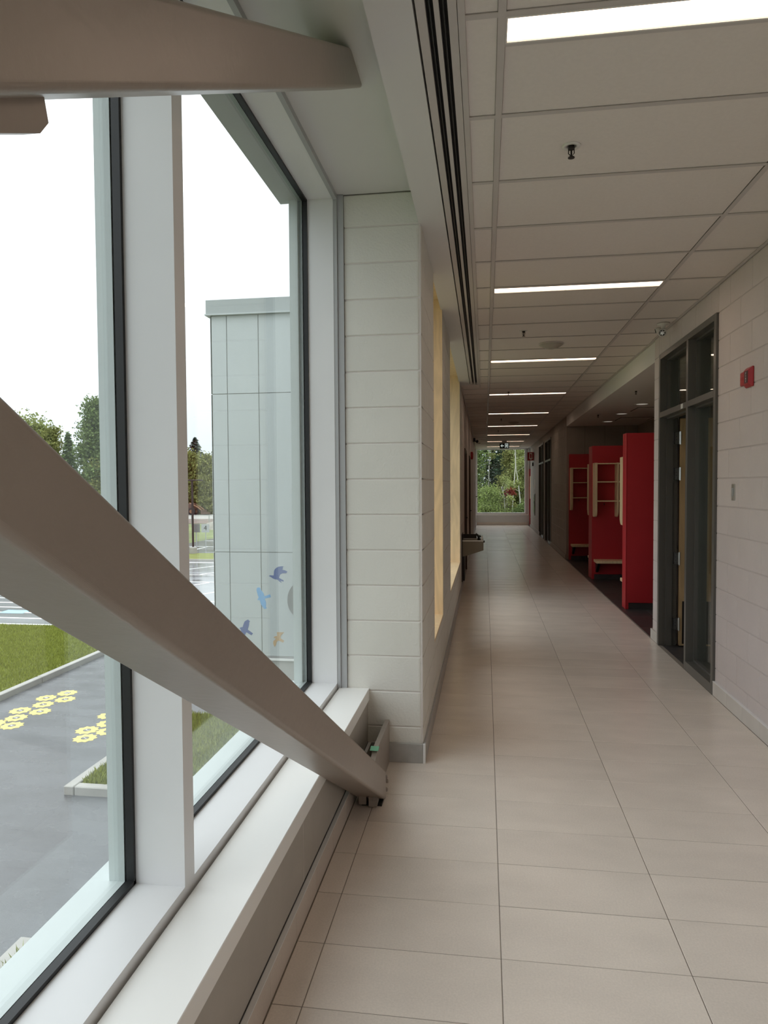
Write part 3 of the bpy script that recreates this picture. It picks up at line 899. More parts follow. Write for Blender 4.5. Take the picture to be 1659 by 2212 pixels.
# ------------------------------------------------------------------ dark steel door frames
def frame_unit(n, x, d, dsplit, lab, bottom=0.075, deep=0.165, mat='frame'):
    y0, y1, _, zt = d
    t = thing(n, (x, (y0 + y1) / 2, 0), lab, kind='structure')
    w = 0.05
    xa, xb = x, x + deep
    def mem(nm, a0, a1, p0, p1):
        B(nm, mat, t, xa, xb, a0, a1, p0, p1, bev=0.0015)
    mem('frame_jamb', y0, y0 + w, 0, zt); mem('frame_jamb', y1 - w, y1, 0, zt)
    mem('frame_head', y0 + w, y1 - w, zt - w, zt)
    mem('mullion', dsplit, dsplit + w, 0, zt - w)
    mem('transom_bar', y0 + w, dsplit, 2.20, 2.25); mem('transom_bar', dsplit + w, y1 - w, 2.20, 2.25)
    mem('bottom_rail', y0 + w, dsplit, 0, bottom)
    # glazing stops and glass
    sx0, sx1 = x + 0.062, x + 0.120
    for (a0, a1, p0, p1, gl) in ((y0 + w, dsplit, bottom, 2.20, 1), (y0 + w, dsplit, 2.25, zt - w, 1), (dsplit + w, y1 - w, 2.25, zt - w, 1), (dsplit + w, y1 - w, 0, 2.20, 0)):
        st = MB(); s = 0.016
        st.box(sx0, sx1, a0, a0 + s, p0, p1); st.box(sx0, sx1, a1 - s, a1, p0, p1); st.box(sx0, sx1, a0 + s, a1 - s, p1 - s, p1)
        if gl: st.box(sx0, sx1, a0 + s, a1 - s, p0, p0 + s)
        st.build('stop', mat, t)
        if gl: B('pane', 'glassin', t, x + 0.090, x + 0.096, a0 + s, a1 - s, p0 + s, p1 - s)
    return t
FX = 1.662
d1 = frame_unit('door_1', FX, D1, 6.121, 'dark grey steel door frame with sidelight and transom panes, near right')
MB().bbox(FX - 0.002, FX + 0.001, 6.26, 6.32, 2.205, 2.245, 0.0005).build('label_plate', 'wht', d1)
# open door leaf
lf = B('leaf', 'doorwood', d1, 1.843, 2.765, 7.000, 7.044, 0.012, 2.185)
B('kick_plate', 'bronze', lf, 1.868, 2.75, 6.997, 7.0, 0.03, 0.44)
B('notice', 'paper', lf, 2.13, 2.36, 6.998, 7.0, 1.37, 1.66)
MB().lathe([(0.025, 0), (0.025, 0.003)], (2.19, 6.998, 1.69), (0, -1, 0), 14).build('sticker', 'green', lf)
B('lever', 'chrome', lf, 2.62, 2.73, 6.95, 6.965, 1.0, 1.02, bev=0.004)
for z in (0.22, 0.85, 1.66, 2.00):
    hg = B('hinge', 'chrome', lf, 1.793, 1.830, 6.9985, 7.0495, z - 0.055, z + 0.055)
    MB().tube([(1.836, 6.992, z - 0.062), (1.836, 6.992, z + 0.062)], 0.007, 10).build('hinge_pin', 'chrome', hg)
    sc_ = MB()
    for dz in (-0.04, -0.015, 0.015, 0.04): sc_.box(1.804 + (0.012 if abs(dz) > .03 else 0), 1.808 + (0.012 if abs(dz) > .03 else 0), 6.998, 6.9988, z + dz - 0.003, z + dz + 0.003)
    sc_.build('screw', 'blk', hg)
d2 = frame_unit('door_2', 1.675, D2, 19.22, 'dark door frame with sidelight, first beyond the red cubbies', deep=0.14)
B('leaf', 'darkwood', d2, 1.76, 1.80, 19.29, 20.24, 0.01, 2.18)
d3 = frame_unit('door_3', 1.675, D3, 21.45, 'dark door frame with sidelight, second beyond the red cubbies', deep=0.14)
B('leaf', 'darkwood', d3, 1.76, 1.80, 21.52, 22.48, 0.01, 2.18)

def left_door(n, d, lab):
    y0, y1, _, zt = d
    t = thing(n, (XL, (y0 + y1) / 2, 0), lab, kind='structure')
    f = MB(); f.box(-0.46, XL + 0.012, y0, y0 + 0.05, 0, zt); f.box(-0.46, XL + 0.012, y1 - 0.05, y1, 0, zt); f.box(-0.46, XL + 0.012, y0 + 0.05, y1 - 0.05, zt - 0.05, zt)
    f.build('frame', 'darkwood', t)
    l = B('leaf', 'darkwood', t, -0.42, -0.375, y0 + 0.05, y1 - 0.05, 0.008, zt - 0.052)
    B('lever', 'blk', l, -0.375, -0.30, y0 + 0.12, y0 + 0.14, 1.0, 1.02)
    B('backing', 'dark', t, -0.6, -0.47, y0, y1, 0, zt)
left_door('door_4', DL1, 'dark brown door on the left wall past the drinking fountain')
left_door('door_5', DL2, 'dark brown door further along the left wall')
# door standing at the far left with black lever
d6 = thing('door_6', (-0.33, 25.2, 0), 'pale door at the far left corner with black lever', kind='structure')
l = B('leaf', 'gyp', d6, -0.344, -0.325, 24.6, 25.6, 0.01, 2.85)
B('lock_plate', 'chrome', l, -0.325, -0.320, 24.66, 24.74, 1.02, 1.26)
MB().box(-0.320, -0.255, 24.69, 24.71, 1.165, 1.19).box(-0.27, -0.25, 24.71, 24.83, 1.165, 1.19).build('lever', 'blk', l)

# ------------------------------------------------------------------ fire alarm, switch
fa = thing('fire_alarm', (XR, 4.80, 2.24), 'red fire alarm horn strobe on the right block wall', 'fire alarm')
Y0, Y1, Z0, Z1 = 4.722, 4.845, 2.178, 2.305
def frustum(x0, x1, y0, y1, z0, z1, ins):
    return MB().add([(x0, y0, z0), (x0, y1, z0), (x0, y1, z1), (x0, y0, z1), (x1, y0 + ins, z0 + ins), (x1, y1 - ins, z0 + ins), (x1, y1 - ins, z1 - ins), (x1, y0 + ins, z1 - ins)],
                    [(0, 1, 2, 3), (4, 7, 6, 5), (0, 4, 5, 1), (1, 5, 6, 2), (2, 6, 7, 3), (3, 7, 4, 0)])
B('base', 'redpl', fa, XR - 0.012, XR, Y0, Y1, Z0, Z1, bev=0.004)
frustum(XR - 0.012, XR - 0.028, Y0 + 0.004, Y1 - 0.004, Z0 + 0.004, Z1 - 0.004, 0.016).build('bezel', 'redpl', fa)
st = B('strobe', 'redpl', fa, XR - 0.020, XR, Y1, 4.915, 2.198, 2.288, bev=0.006)
B('strobe_lens', 'redsign', st, XR - 0.0212, XR - 0.020, Y1 + 0.010, 4.905, 2.232, 2.252)
pl = B('plate', 'blk', fa, XR - 0.0292, XR - 0.028, 4.750, 4.812, 2.203, 2.280)
pl.data.materials[0] = M('dark_red_plate', (0.06, 0.004, 0.006), 0.4)
for ch, z in zip('FIRE', (2.266, 2.249, 2.232, 2.215)):
    me = text_mesh(ch, 0.019, 'wht')
    xf(me, Matrix(((0, 0, -1, XR - 0.0296), (-1, 0, 0, 4.783), (0, 1, 0, z), (0, 0, 0, 1))))
    link('letter', me, pl)
sw = thing('switch_plate', (XR, 5.07, 1.5), 'narrow stainless switch plate on the right block wall', 'switch')
B('plate', 'chrome', sw, XR - 0.005, XR, 5.040, 5.100, 1.447, 1.560, bev=0.002)
B('key', 'galv', sw, XR - 0.008, XR - 0.005, 5.058, 5.082, 1.475, 1.532, bev=0.001)

# ------------------------------------------------------------------ red cubby units
def wood_side(parent, x0, x1, ya, yb, z0=1.04, z1=1.915):
    # ya is at the panel, yb the free edge; lower free corner rounded
    r = 0.10; s = 1 if yb > ya else -1
    pts = [(ya, z1), (ya, z0)]
    for i in range(7):
        a = -math.pi / 2 + i * math.pi / 12
        pts.append((yb - s * r + s * math.cos(a) * r, z0 + r + math.sin(a) * r))
    pts.append((yb, z1))
    if s < 0: pts = pts[::-1]
    MB().prism(pts, 'x', x0, x1).build('shelf_side', 'ply', parent)
def cubby(y0, y1, near, farside, xe, xm, label, kick=True):
    t = thing('coat_cubby', ((xe + xm) / 2, (y0 + y1) / 2, 0), label, 'cubby', 'red coat cubbies')
    MB().bbox(xe + 0.012, xm, y0, y1, 0.082, 2.2, 0.002).build('panel', 'red', t)
    MB().bbox(xe, xe + 0.012, y0 - 0.002, y1 + 0.002, 0.002, 2.2, 0.002).build('end_panel', 'red', t)
    MB().box(xe + 0.012, xe + 0.04, y0, y1, 0.002, 0.082).build('foot', 'red', t)
    x = xe + 0.042
    while x < xm - 0.05:
        x2 = min(x + 0.3, xm)
        B('kick_tile', 'darktile', t, x, x2 - 0.003, y0 + 0.010, y1 - 0.010, 0.001, 0.080); x = x2
    for on, yf, s in ((near, y0, -1), (farside, y1, 1)):
        if not on: continue
        dep = 0.25
        xs = []
        x = xe + 0.010
        while x < xm: xs.append(x); x += 0.35
        for i, x in enumerate(xs): wood_side(t, x, x + (0.038 if i == 0 else 0.022), yf, yf + s * dep)
        for z in (1.893, 1.598, 1.288):
            for i in range(len(xs)):
                a = xs[i] + (0.038 if i == 0 else 0.022); b = xs[i + 1] if i + 1 < len(xs) else xm
                if b - a < 0.03: continue
                B('shelf', 'ply', t, a, b, min(yf, yf + s * (dep - 0.01)), max(yf, yf + s * (dep - 0.01)), z, z + 0.018)
        for x in xs[:-1]:
            hk = MB()
            hk.tube([(x + 0.18, yf, 1.25), (x + 0.18, yf + s * 0.05, 1.23), (x + 0.18, yf + s * 0.06, 1.26)], 0.005, 6)
            hk.build('coat_hook', 'bronze', t)
        B('bench_seat', 'ply', t, xe + 0.03, xm, min(yf, yf + s * 0.30), max(yf, yf + s * 0.30), 0.292, 0.335, bev=0.004)
        for x in (xe + 0.06, xe + 0.76):
            if x > xm - 0.05: continue
            pts = [(yf, 0.29), (yf, 0.12), (yf + s * 0.04, 0.12), (yf + s * 0.24, 0.27), (yf + s * 0.24, 0.29)]
            if s < 0: pts = pts[::-1]
            MB().prism(pts, 'x', x, x + 0.04).build('bench_bracket', 'bronze', t)
    return t
cubby(9.05, 9.25, False, True, 1.735, 3.10, 'red coat cubby with plain panel facing the camera, nearest the open door')
cubby(11.90, 12.26, True, True, 1.745, 3.10, 'middle red coat cubby with plywood shelves and bench')
cubby(14.97, 15.05, True, False, 1.735, 3.10, 'red coat cubby against the back wall of the alcove, furthest of three')
cubby(27.78, 27.95, True, False, 1.72, 2.6, 'red coat cubby in the far corner beside the end window')

# downlights and access panels in the alcove ceiling
for i, (x, y) in enumerate(((2.367, 11.15), (2.34, 12.6), (2.357, 14.08))):
    t = thing('downlight', (x, y, 2.785), 'round recessed downlight in the alcove ceiling, %s from the door' % ('nearest', 'second', 'third')[i], 'light', 'alcove downlights')
    MB().lathe([(0.115, 0.001), (0.115, -0.006), (0.095, -0.006), (0.09, 0.0)], (x, y, 2.785), n=24).build('trim_ring', 'whpl', t)
    MB().lathe([(0.088, -0.0005), (0.06, -0.003), (0.01, -0.004)], (x, y, 2.785), n=20).build('lens', 'down', t, True)
for i, (x, y) in enumerate(((2.70, 11.9), (2.75, 13.6))):
    t = thing('access_panel', (x, y, 2.785), 'square access panel in the alcove ceiling, %s' % ('nearer', 'further'))if False else thing('access_panel', (x, y, 2.785), 'flat square access panel in the alcove ceiling, %s one' % ('nearer', 'further')[i], 'panel', 'access panels')
    MB().bbox(x - 0.28, x + 0.28, y - 0.28, y + 0.28, 2.777, 2.7855, 0.002).build('door', 'gyp', t)
    fr = MB()
    for a in ((x - 0.3, x - 0.283, y - 0.3, y + 0.3), (x + 0.283, x + 0.3, y - 0.3, y + 0.3), (x - 0.283, x + 0.283, y - 0.3, y - 0.283), (x - 0.283, x + 0.283, y + 0.283, y + 0.3)): fr.box(*a, 2.780, 2.7855)
    fr.build('frame', 'darkgrout', t)

# ------------------------------------------------------------------ drinking fountain
df = thing('drinking_fountain', (-0.3, 10.6, 0), 'wall hung stainless drinking fountain with black tap on the left wall', 'drinking fountain')
ya, yb = 10.42, 10.86
MB().prism([(0.50, XL + 0.012), (0.50, -0.30), (0.60, -0.022), (0.748, -0.022), (0.748, XL + 0.012)][::1], 'y', ya, yb)
pts = [(0.505, XL + 0.012), (0.515, -0.290), (0.602, -0.024), (0.735, -0.024), (0.735, XL + 0.012)]
MB().prism(pts[::-1], 'y', ya, yb).build('basin_body', 'stain', df)
rim = MB()
rim.box(XL + 0.012, -0.024, ya, ya + 0.02, 0.735, 0.750); rim.box(XL + 0.012, -0.024, yb - 0.02, yb, 0.735, 0.750); rim.box(-0.06, -0.024, ya + 0.02, yb - 0.02, 0.735, 0.750)
rim.build('rim', 'chrome', df)
B('back_splash', 'bronze', df, XL + 0.001, XL + 0.012, ya - 0.02, yb + 0.02, 0.13, 0.84)
B('apron_panel', 'bronze', df, XL + 0.012, -0.302, ya + 0.04, yb - 0.04, 0.14, 0.512)
B('splash_guard', 'bronze', df, XL + 0.012, -0.13, yb - 0.028, yb - 0.012, 0.750, 0.815)
tp = MB()
tp.tube([(-0.095, ya + 0.10, 0.745), (-0.095, ya + 0.10, 0.790), (-0.11, ya + 0.10, 0.820), (-0.135, ya + 0.10, 0.845)], [0.020, 0.018, 0.016, 0.010], 10)
tp.tube([(-0.095, ya + 0.10, 0.79), (-0.075, ya + 0.10, 0.812), (-0.066, ya + 0.10, 0.79)], [0.014, 0.016, 0.010], 8)
tp.build('tap', 'blk', df, True)
B('tap_block', 'chrome', df, -0.060, -0.035, ya + 0.06, ya + 0.14, 0.750, 0.812, bev=0.003)
MB().lathe([(0.016, 0), (0.018, 0.012), (0.012, 0.018)], (-0.024, ya + 0.10, 0.725), (1, 0, 0), 12).build('push_button', 'blk', df)

# small things far down the corridor
hb = thing('alarm_bell', (XL, 17.2, 2.28), 'small red alarm on the left wall down the corridor', 'fire alarm')
B('body', 'redpl', hb, XL, XL + 0.055, 17.12, 17.28, 2.20, 2.38, bev=0.01)
B('face', 'redsign', hb, XL + 0.055, XL + 0.060, 17.15, 17.25, 2.23, 2.35)
th = thing('card_reader', (XR + 0.01, 25.25, 2.30), 'small black device on the right wall below the red sign', 'device')
B('case', 'blk', th, XR - 0.035, XR + 0.01, 25.15, 25.35, 2.24, 2.36, bev=0.006)
B('window', 'bronze', th, XR - 0.037, XR - 0.035, 25.19, 25.31, 2.27, 2.33)
no = thing('wall_notice', (XR + 0.01, 24.5, 1.6), 'white notice sheet on the far right wall', 'notice')
B('sheet', 'paper', no, XR + 0.005, XR + 0.0085, 24.38, 24.66, 1.44, 1.75)
B('backing', 'alu', no, XR + 0.0085, XR + 0.010, 24.37, 24.67, 1.43, 1.76)
ec = thing('extinguisher_cabinet', (XR + 0.01, 24.5, 0.9), 'recessed fire extinguisher cabinet low on the far right wall', 'cabinet')
B('frame', 'stain', ec, XR - 0.012, XR + 0.010, 24.28, 24.78, 0.53, 1.27, bev=0.004)
dd = B('door', 'bronze', ec, XR - 0.016, XR - 0.012, 24.33, 24.73, 0.58, 1.22)
B('pull', 'chrome', dd, XR - 0.03, XR - 0.016, 24.35, 24.37, 0.86, 0.95)
B('cylinder_window', 'glassin', dd, XR - 0.018, XR - 0.016, 24.42, 24.64, 0.64, 1.16)
# projecting extinguisher sign
es = thing('extinguisher_sign', (1.60, 25.0, 2.56), 'red projecting sign with white arrow and extinguisher symbol on the right wall', 'sign')
MB().bbox(1.470, 1.688, 24.99, 25.02, 2.425, 2.715, 0.003).build('panel', 'redsign', es)
def flat_y(name, pts, y, mat, parent, t=0.002):
    return MB().prism([(z, x) for x, z in pts][::-1], 'y', y - t, y).build(name, mat, parent)
cx, y_ = 1.579, 24.99
flat_y('arrow', [(cx - 0.045, 2.685), (cx + 0.055, 2.685), (cx + 0.055, 2.51), (cx + 0.080, 2.51), (cx + 0.015, 2.445), (cx - 0.065, 2.51), (cx - 0.045, 2.51)], y_, 'wht', es)
flat_y('extinguisher', [(cx - 0.025, 2.640), (cx - 0.010, 2.655), (cx + 0.020, 2.655), (cx + 0.030, 2.635), (cx + 0.030, 2.53), (cx + 0.020, 2.505), (cx - 0.010, 2.505), (cx - 0.018, 2.53), (cx - 0.018, 2.60)], y_ - 0.002, 'redsign', es)
# running man exit sign
ex = thing('exit_sign', (0.62, 23.0, 2.98), 'hanging dark green exit sign with arrow and running figure', 'sign')
B('canopy', 'whpl', ex, 0.54, 0.70, 22.98, 23.02, 2.93, ZC)
MB().bbox(0.472, 0.772, 22.975, 23.025, 2.755, 2.93, 0.003).build('panel', 'signgreen', ex)
ax, az, yy = 0.55, 2.842, 22.975
flat_y('arrow', [(0.495, az), (0.545, az + 0.045), (0.562, az + 0.045), (0.532, az + 0.014), (0.600, az + 0.014), (0.600, az - 0.014), (0.532, az - 0.014), (0.562, az - 0.045), (0.545, az - 0.045)], yy, 'exitlit', ex)
flat_y('doorway', [(0.640, 2.772), (0.640, 2.912), (0.740, 2.912), (0.740, 2.772), (0.725, 2.772), (0.725, 2.898), (0.655, 2.898), (0.655, 2.772)], yy, 'exitlit', ex)
flat_y('figure', [(0.688, 2.882), (0.704, 2.882), (0.708, 2.868), (0.722, 2.850), (0.714, 2.842), (0.704, 2.852), (0.698, 2.832), (0.712, 2.808), (0.704, 2.780), (0.692, 2.780), (0.698, 2.806), (0.684, 2.816), (0.668, 2.792), (0.658, 2.798), (0.676, 2.828), (0.678, 2.852), (0.664, 2.842), (0.658, 2.850), (0.676, 2.868)], yy, 'exitlit', ex)
flat_y('trim_bar', [(0.476, 2.912), (0.476, 2.926), (0.768, 2.926), (0.768, 2.912)], yy, 'galv', ex)

# ================================================================== OUTSIDE
tag(B('ground', 'field', None, -260, 160, -60, 260, GZ - 0.4, GZ - 0.03), kind='structure')
play = tag(B('play_yard_asphalt', 'asphalt', None, -10.3, -1.1, -20, 20.9, GZ - 0.2, GZ), kind='structure')
lot = tag(MB().box(-70, -1.0, 20.9, 41.0, GZ - 0.2, GZ).box(-24, -1.0, 41.0, 62.0, GZ - 0.2, GZ).box(-1.0, 2.5, 29.0, 32.0, GZ - 0.2, GZ - 0.01).build('parking_lot', 'lot', None), kind='structure')
tag(B('gravel_track', 'dirt', None, -80, -15, 84, 116, GZ - 0.2, GZ + 0.01), kind='structure')
tag(B('gravel_pad', 'conc', None, -80, -15, 96, 116, GZ - 0.1, GZ + 0.02), kind='structure')

def grass(area, n, h, name, label, seed):
    rg = np.random.default_rng(seed)
    v = []; f = []
    x0, x1, y0, y1 = area
    P = rg.random((n, 2)); ang = rg.random(n) * 6.283; hh = h * (0.5 + rg.random(n)); ln = rg.normal(0, 0.4, (n, 2)) * h
    xs = x0 + P[:, 0] * (x1 - x0); ys = y0 + P[:, 1] * (y1 - y0)
    w = h * 0.16
    V = np.zeros((n, 3, 3))
    V[:, 0] = np.stack([xs - np.cos(ang) * w, ys - np.sin(ang) * w, np.full(n, GZ + 0.10)], 1)
    V[:, 1] = np.stack([xs + np.cos(ang) * w, ys + np.sin(ang) * w, np.full(n, GZ + 0.10)], 1)
    V[:, 2] = np.stack([xs + ln[:, 0], ys + ln[:, 1], GZ + 0.10 + hh], 1)
    me = npmesh(name, V.reshape(-1, 3), np.arange(3 * n).reshape(-1, 3), 'blade')
    return me

def npmesh(name, V, F, mat):
    me = bpy.data.meshes.new(name)
    k = F.shape[1]
    me.vertices.add(len(V)); me.vertices.foreach_set('co', V.astype(np.float32).ravel())
    me.loops.add(F.size); me.loops.foreach_set('vertex_index', F.astype(np.int32).ravel())
    me.polygons.add(len(F)); me.polygons.foreach_set('loop_start', np.arange(0, F.size, k, dtype=np.int32))
    me.update(calc_edges=True)
    me.materials.append(MAT[mat])
    return me

def lawn(name, x0, x1, y0, y1, n, seed, h=0.09):
    lw = tag(B(name, 'lawn', None, x0, x1, y0, y1, GZ - 0.1, GZ + 0.10), kind='structure')
    g = link('grass', grass((x0, x1, y0, y1), n, h, 'grass', None, seed), None)
    tag(g, 'short green grass on the ' + name.replace('_', ' '), 'grass', kind='stuff')
lawn('lawn', -16.5, -10.50, 11.5, 20.75, 95000, 1, 0.06)
tag(B('lawn_side', 'lawn', None, -60, -16.5, 0, 20.75, GZ - 0.1, GZ + 0.11), kind='structure')
tag(B('lawn_near', 'lawn', None, -16.5, -10.5, 0, 11.5, GZ - 0.1, GZ + 0.11), kind='structure')
lawn('corner_lawn', -6.05, -1.2, 9.62, 12.9, 30000, 2, 0.08)
lawn('near_lawn', -4.40, -1.25, 0.0, 6.02, 30000, 3, 0.10)
tag(MB().box(-23.9, -6, 41.1, 44.9, GZ - 0.1, GZ + 0.12).build('lawn_island', 'lawn', None), kind='structure')
def kerb(name, segs):
    t = thing(name, (segs[0][0], segs[0][2], GZ), kind='structure')
    for x0, x1, y0, y1 in segs:
        B('kerb_length', 'conc', t, x0, x1, y0, y1, GZ - 0.1, GZ + 0.13, bev=0.012)
kerb('kerb_lawn', [(-10.48, -10.32, a, a + 2.98) for a in (0.0, 3.0, 6.0, 9.0, 12.0, 15.0)] + [(-10.48, -10.32, 18.0, 20.9)])
kerb('kerb_corner', [(-6.22, -6.06, 9.46, 11.2), (-6.22, -6.06, 11.22, 12.95), (-6.05, -3.6, 9.46, 9.61), (-3.58, -1.12, 9.46, 9.61)])
kerb('kerb_near', [(-4.56, -4.41, 0.0, 2.9), (-4.56, -4.41, 2.92, 6.18), (-4.40, -1.12, 6.03, 6.18)])
kerb('kerb_island', [(-24.1, -12, 40.95, 41.08), (-11.98, -5.9, 40.95, 41.08)])

# painted lines on the parking lot
def stripe(p, q, w, mat='paint', name='parking_line', z=0.003, lab=None):
    p = Vector((*p, 0)); q = Vector((*q, 0)); d = (q - p).normalized(); n = Vector((-d.y, d.x, 0)) * w / 2
    vs = [p - n, q - n, q + n, p + n]
    o = MB().prism([(v.x, v.y) for v in vs], 'z', GZ, GZ + z).build(name, mat, lot)
    return o
for i in range(5): stripe((-24.0, 21.55 + i * 1.0), (-12.5, 21.35 + i * 1.0), 0.14)
for i in range(6): stripe((-23.5 + i * 2.7, 26.6), (-21.2 + i * 2.7, 31.8), 0.13)
stripe((-26, 26.5), (-8.5, 26.5), 0.13); stripe((-26, 32.0), (-8.0, 32.0), 0.13)
for i in range(8): stripe((-26 + i * 2.8, 34.8), (-23.2 + i * 2.8, 39.8), 0.13)
stripe((-27, 40.2), (-7, 40.2), 0.16); stripe((-27, 34.6), (-7, 34.6), 0.14)
for i in range(7): stripe((-23.8 + i * 2.7, 46), (-23.8 + i * 2.7, 51), 0.12)
stripe((-23.8, 51.2), (-6, 51.2), 0.13); stripe((-23.8, 57), (-6, 57), 0.13)
MB().box(-17.75, -16.75, 23.25, 23.85, GZ, GZ + 0.004).build('blue_marking', 'bluepaint', lot)

# hopscotch suns
stars = [(-7.23, 11.68, '1'), (-7.43, 12.08, '2'), (-9.02, 12.13, '3'), (-9.24, 12.56, '4'), (-9.46, 12.99, '5'), (-9.01, 12.98, '6'), (-9.24, 13.42, '7'), (-9.46, 13.85, '8'), (-8.99, 13.81, '9'), (-9.22, 14.25, '10'),
         (-7.01, 12.07, ''), (-7.24, 12.48, ''), (-7.48, 12.92, ''), (-9.45, 12.20, '')]
suns = tag(thing('hopscotch', (-8.6, 12.8, GZ), 'yellow sun shaped number stones painted on the asphalt', 'ground marking'))
for i, (x, y, s) in enumerate(stars):
    pts = []
    for q in range(20):
        a = 2 * math.pi * q / 20 + 0.25
        rr = 0.222 if q % 2 == 0 else 0.178
        pts.append((x + math.cos(a) * rr, y + math.sin(a) * rr))
    o = MB().prism(pts, 'z', GZ + 0.0005, GZ + 0.003).build('sun', 'yel', suns)
    MB().lathe([(0.074, 0.003), (0.074, 0.005)], (x, y, GZ), n=20).build('disc', 'greyp', o)
    if s:
        me = text_mesh(s, 0.125, 'wht', 0.0005)
        a = R(60)
        xf(me, Matrix.Translation((x, y, GZ + 0.006)) @ Matrix.Rotation(-R(118), 4, 'Z'))
        link('numeral', me, o)

# ------------------------------------------------------------------ neighbouring wing
WY = 13.0
wing = thing('building_wing', (-3.2, WY, GZ), 'pale panel clad wing of the building with bird silhouettes outside the window', 'building')
MB().box(-5.22, -1.12, WY + 0.03, WY + 8, GZ, 4.85).build('core', 'slab', wing)
xs = [-5.25, -4.92, -4.29, -3.64, -3.0, -2.36, -1.72, -1.12]
zs = [(-1.72, 0.30), (0.30, 3.36), (3.36, 4.86)]
for i in range(len(xs) - 1):
    for z0, z1 in zs:
        MB().bbox(xs[i] + 0.007, xs[i + 1] - 0.007, WY, WY + 0.03, z0 + 0.006, z1 - 0.006, 0.002).build('cladding_panel', 'clad', wing)
    MB().bbox(xs[i] + 0.004, xs[i + 1] - 0.004, WY, WY + 0.03, GZ, -1.80, 0.002).build('base_panel', 'conc', wing)
for z0, z1 in zs: MB().bbox(-5.25, -5.22, WY, WY + 8, z0 + 0.006, z1 - 0.006, 0.002).build('cladding_panel', 'clad', wing)
MB().box(-5.31, -1.12, WY - 0.06, WY + 8, 4.875, 5.15).build('parapet', 'cladcap', wing)
MB().box(-5.33, -1.12, WY - 0.075, WY + 8, 4.86, 4.885).build('drip_edge', 'clad', wing)
MB().box(-5.25, -1.12, WY - 0.03, WY + 0.02, -1.80, -1.765).build('base_flashing', 'wht', wing)
def wallpx(x, y): # decal points drawn on the wing face, in metres from the picture crop
    return (-3.96 + (x / 9.217 - 99.8) * 0.00945, -0.13 - (y / 9.217 - 41.0) * 0.0091)
birds = [
 ('navy', [(748, 410), (770, 392), (840, 396), (850, 300), (880, 255), (940, 222), (1000, 212), (1040, 215), (1015, 245), (1028, 262), (1000, 275), (1060, 292), (1112, 316), (1085, 350), (1010, 352), (965, 378), (945, 440), (990, 465), (1030, 485), (1035, 512), (985, 500), (965, 498), (1000, 534), (960, 522), (920, 478), (850, 465), (810, 445), (785, 422)]),
 ('sky', [(515, 880), (530, 850), (545, 838), (520, 770), (503, 700), (505, 660), (530, 634), (575, 640), (580, 675), (620, 720), (648, 765), (652, 808), (765, 766), (782, 822), (660, 858), (685, 920), (688, 980), (680, 1020), (705, 1040), (655, 1062), (610, 1010), (580, 950), (562, 880), (535, 888)]),
 ('navy', [(155, 1450), (180, 1432), (220, 1425), (235, 1370), (260, 1310), (330, 1272), (340, 1290), (370, 1310), (350, 1325), (345, 1390), (318, 1475), (420, 1545), (390, 1585), (290, 1525), (262, 1590), (225, 1640), (180, 1680), (185, 1600), (185, 1480)]),
 ('tan', [(820, 1625), (850, 1595), (895, 1585), (890, 1510), (1035, 1510), (965, 1580), (960, 1630), (1030, 1675), (1010, 1715), (920, 1675), (885, 1705), (870, 1765), (843, 1805), (815, 1740), (820, 1690), (870, 1640), (845, 1625)]),
]
for (m, pts), lab in zip(birds, ('navy bird decal, uppermost', 'pale blue bird decal', 'navy bird decal, lower left', 'tan bird decal')):
    o = flat_y('bird_decal', [wallpx(*p) for p in pts], WY, m, wing, 0.003)
    o['label'] = lab
MB().lathe([(0.42, 0.0), (0.42, 0.004)], (-3.355, WY, -0.62), (0, -1, 0), 40).build('disc_decal', 'greyv', wing)

# ------------------------------------------------------------------ trees
def leaves(centers, radii, n, size, seed, mat, name='foliage', parent=None, flat=0.6):
    rg = np.random.default_rng(seed)
    C = np.array(centers, float); Rr = np.array(radii, float)
    if Rr.ndim == 1: Rr = np.stack([Rr, Rr, Rr * 0.8], 1)
    w = Rr.prod(1) ** (2 / 3.0); w /= w.sum()
    idx = rg.choice(len(C), n, p=w)
    P = C[idx] + np.clip(rg.normal(size=(n, 3)) * 0.62, -1.7, 1.7) * Rr[idx]
    a = rg.normal(size=(n, 3)); a /= np.linalg.norm(a, axis=1, keepdims=True)
    b = np.cross(a, rg.normal(size=(n, 3))); b /= np.linalg.norm(b, axis=1, keepdims=True)
    s = size * (0.6 + 0.8 * rg.random((n, 1)))
    V = np.stack([P - a * s, P - b * s * flat, P + a * s, P + b * s * flat], 1).reshape(-1, 3)
    return link(name, npmesh(name, V, np.arange(4 * n).reshape(-1, 4), mat), parent)

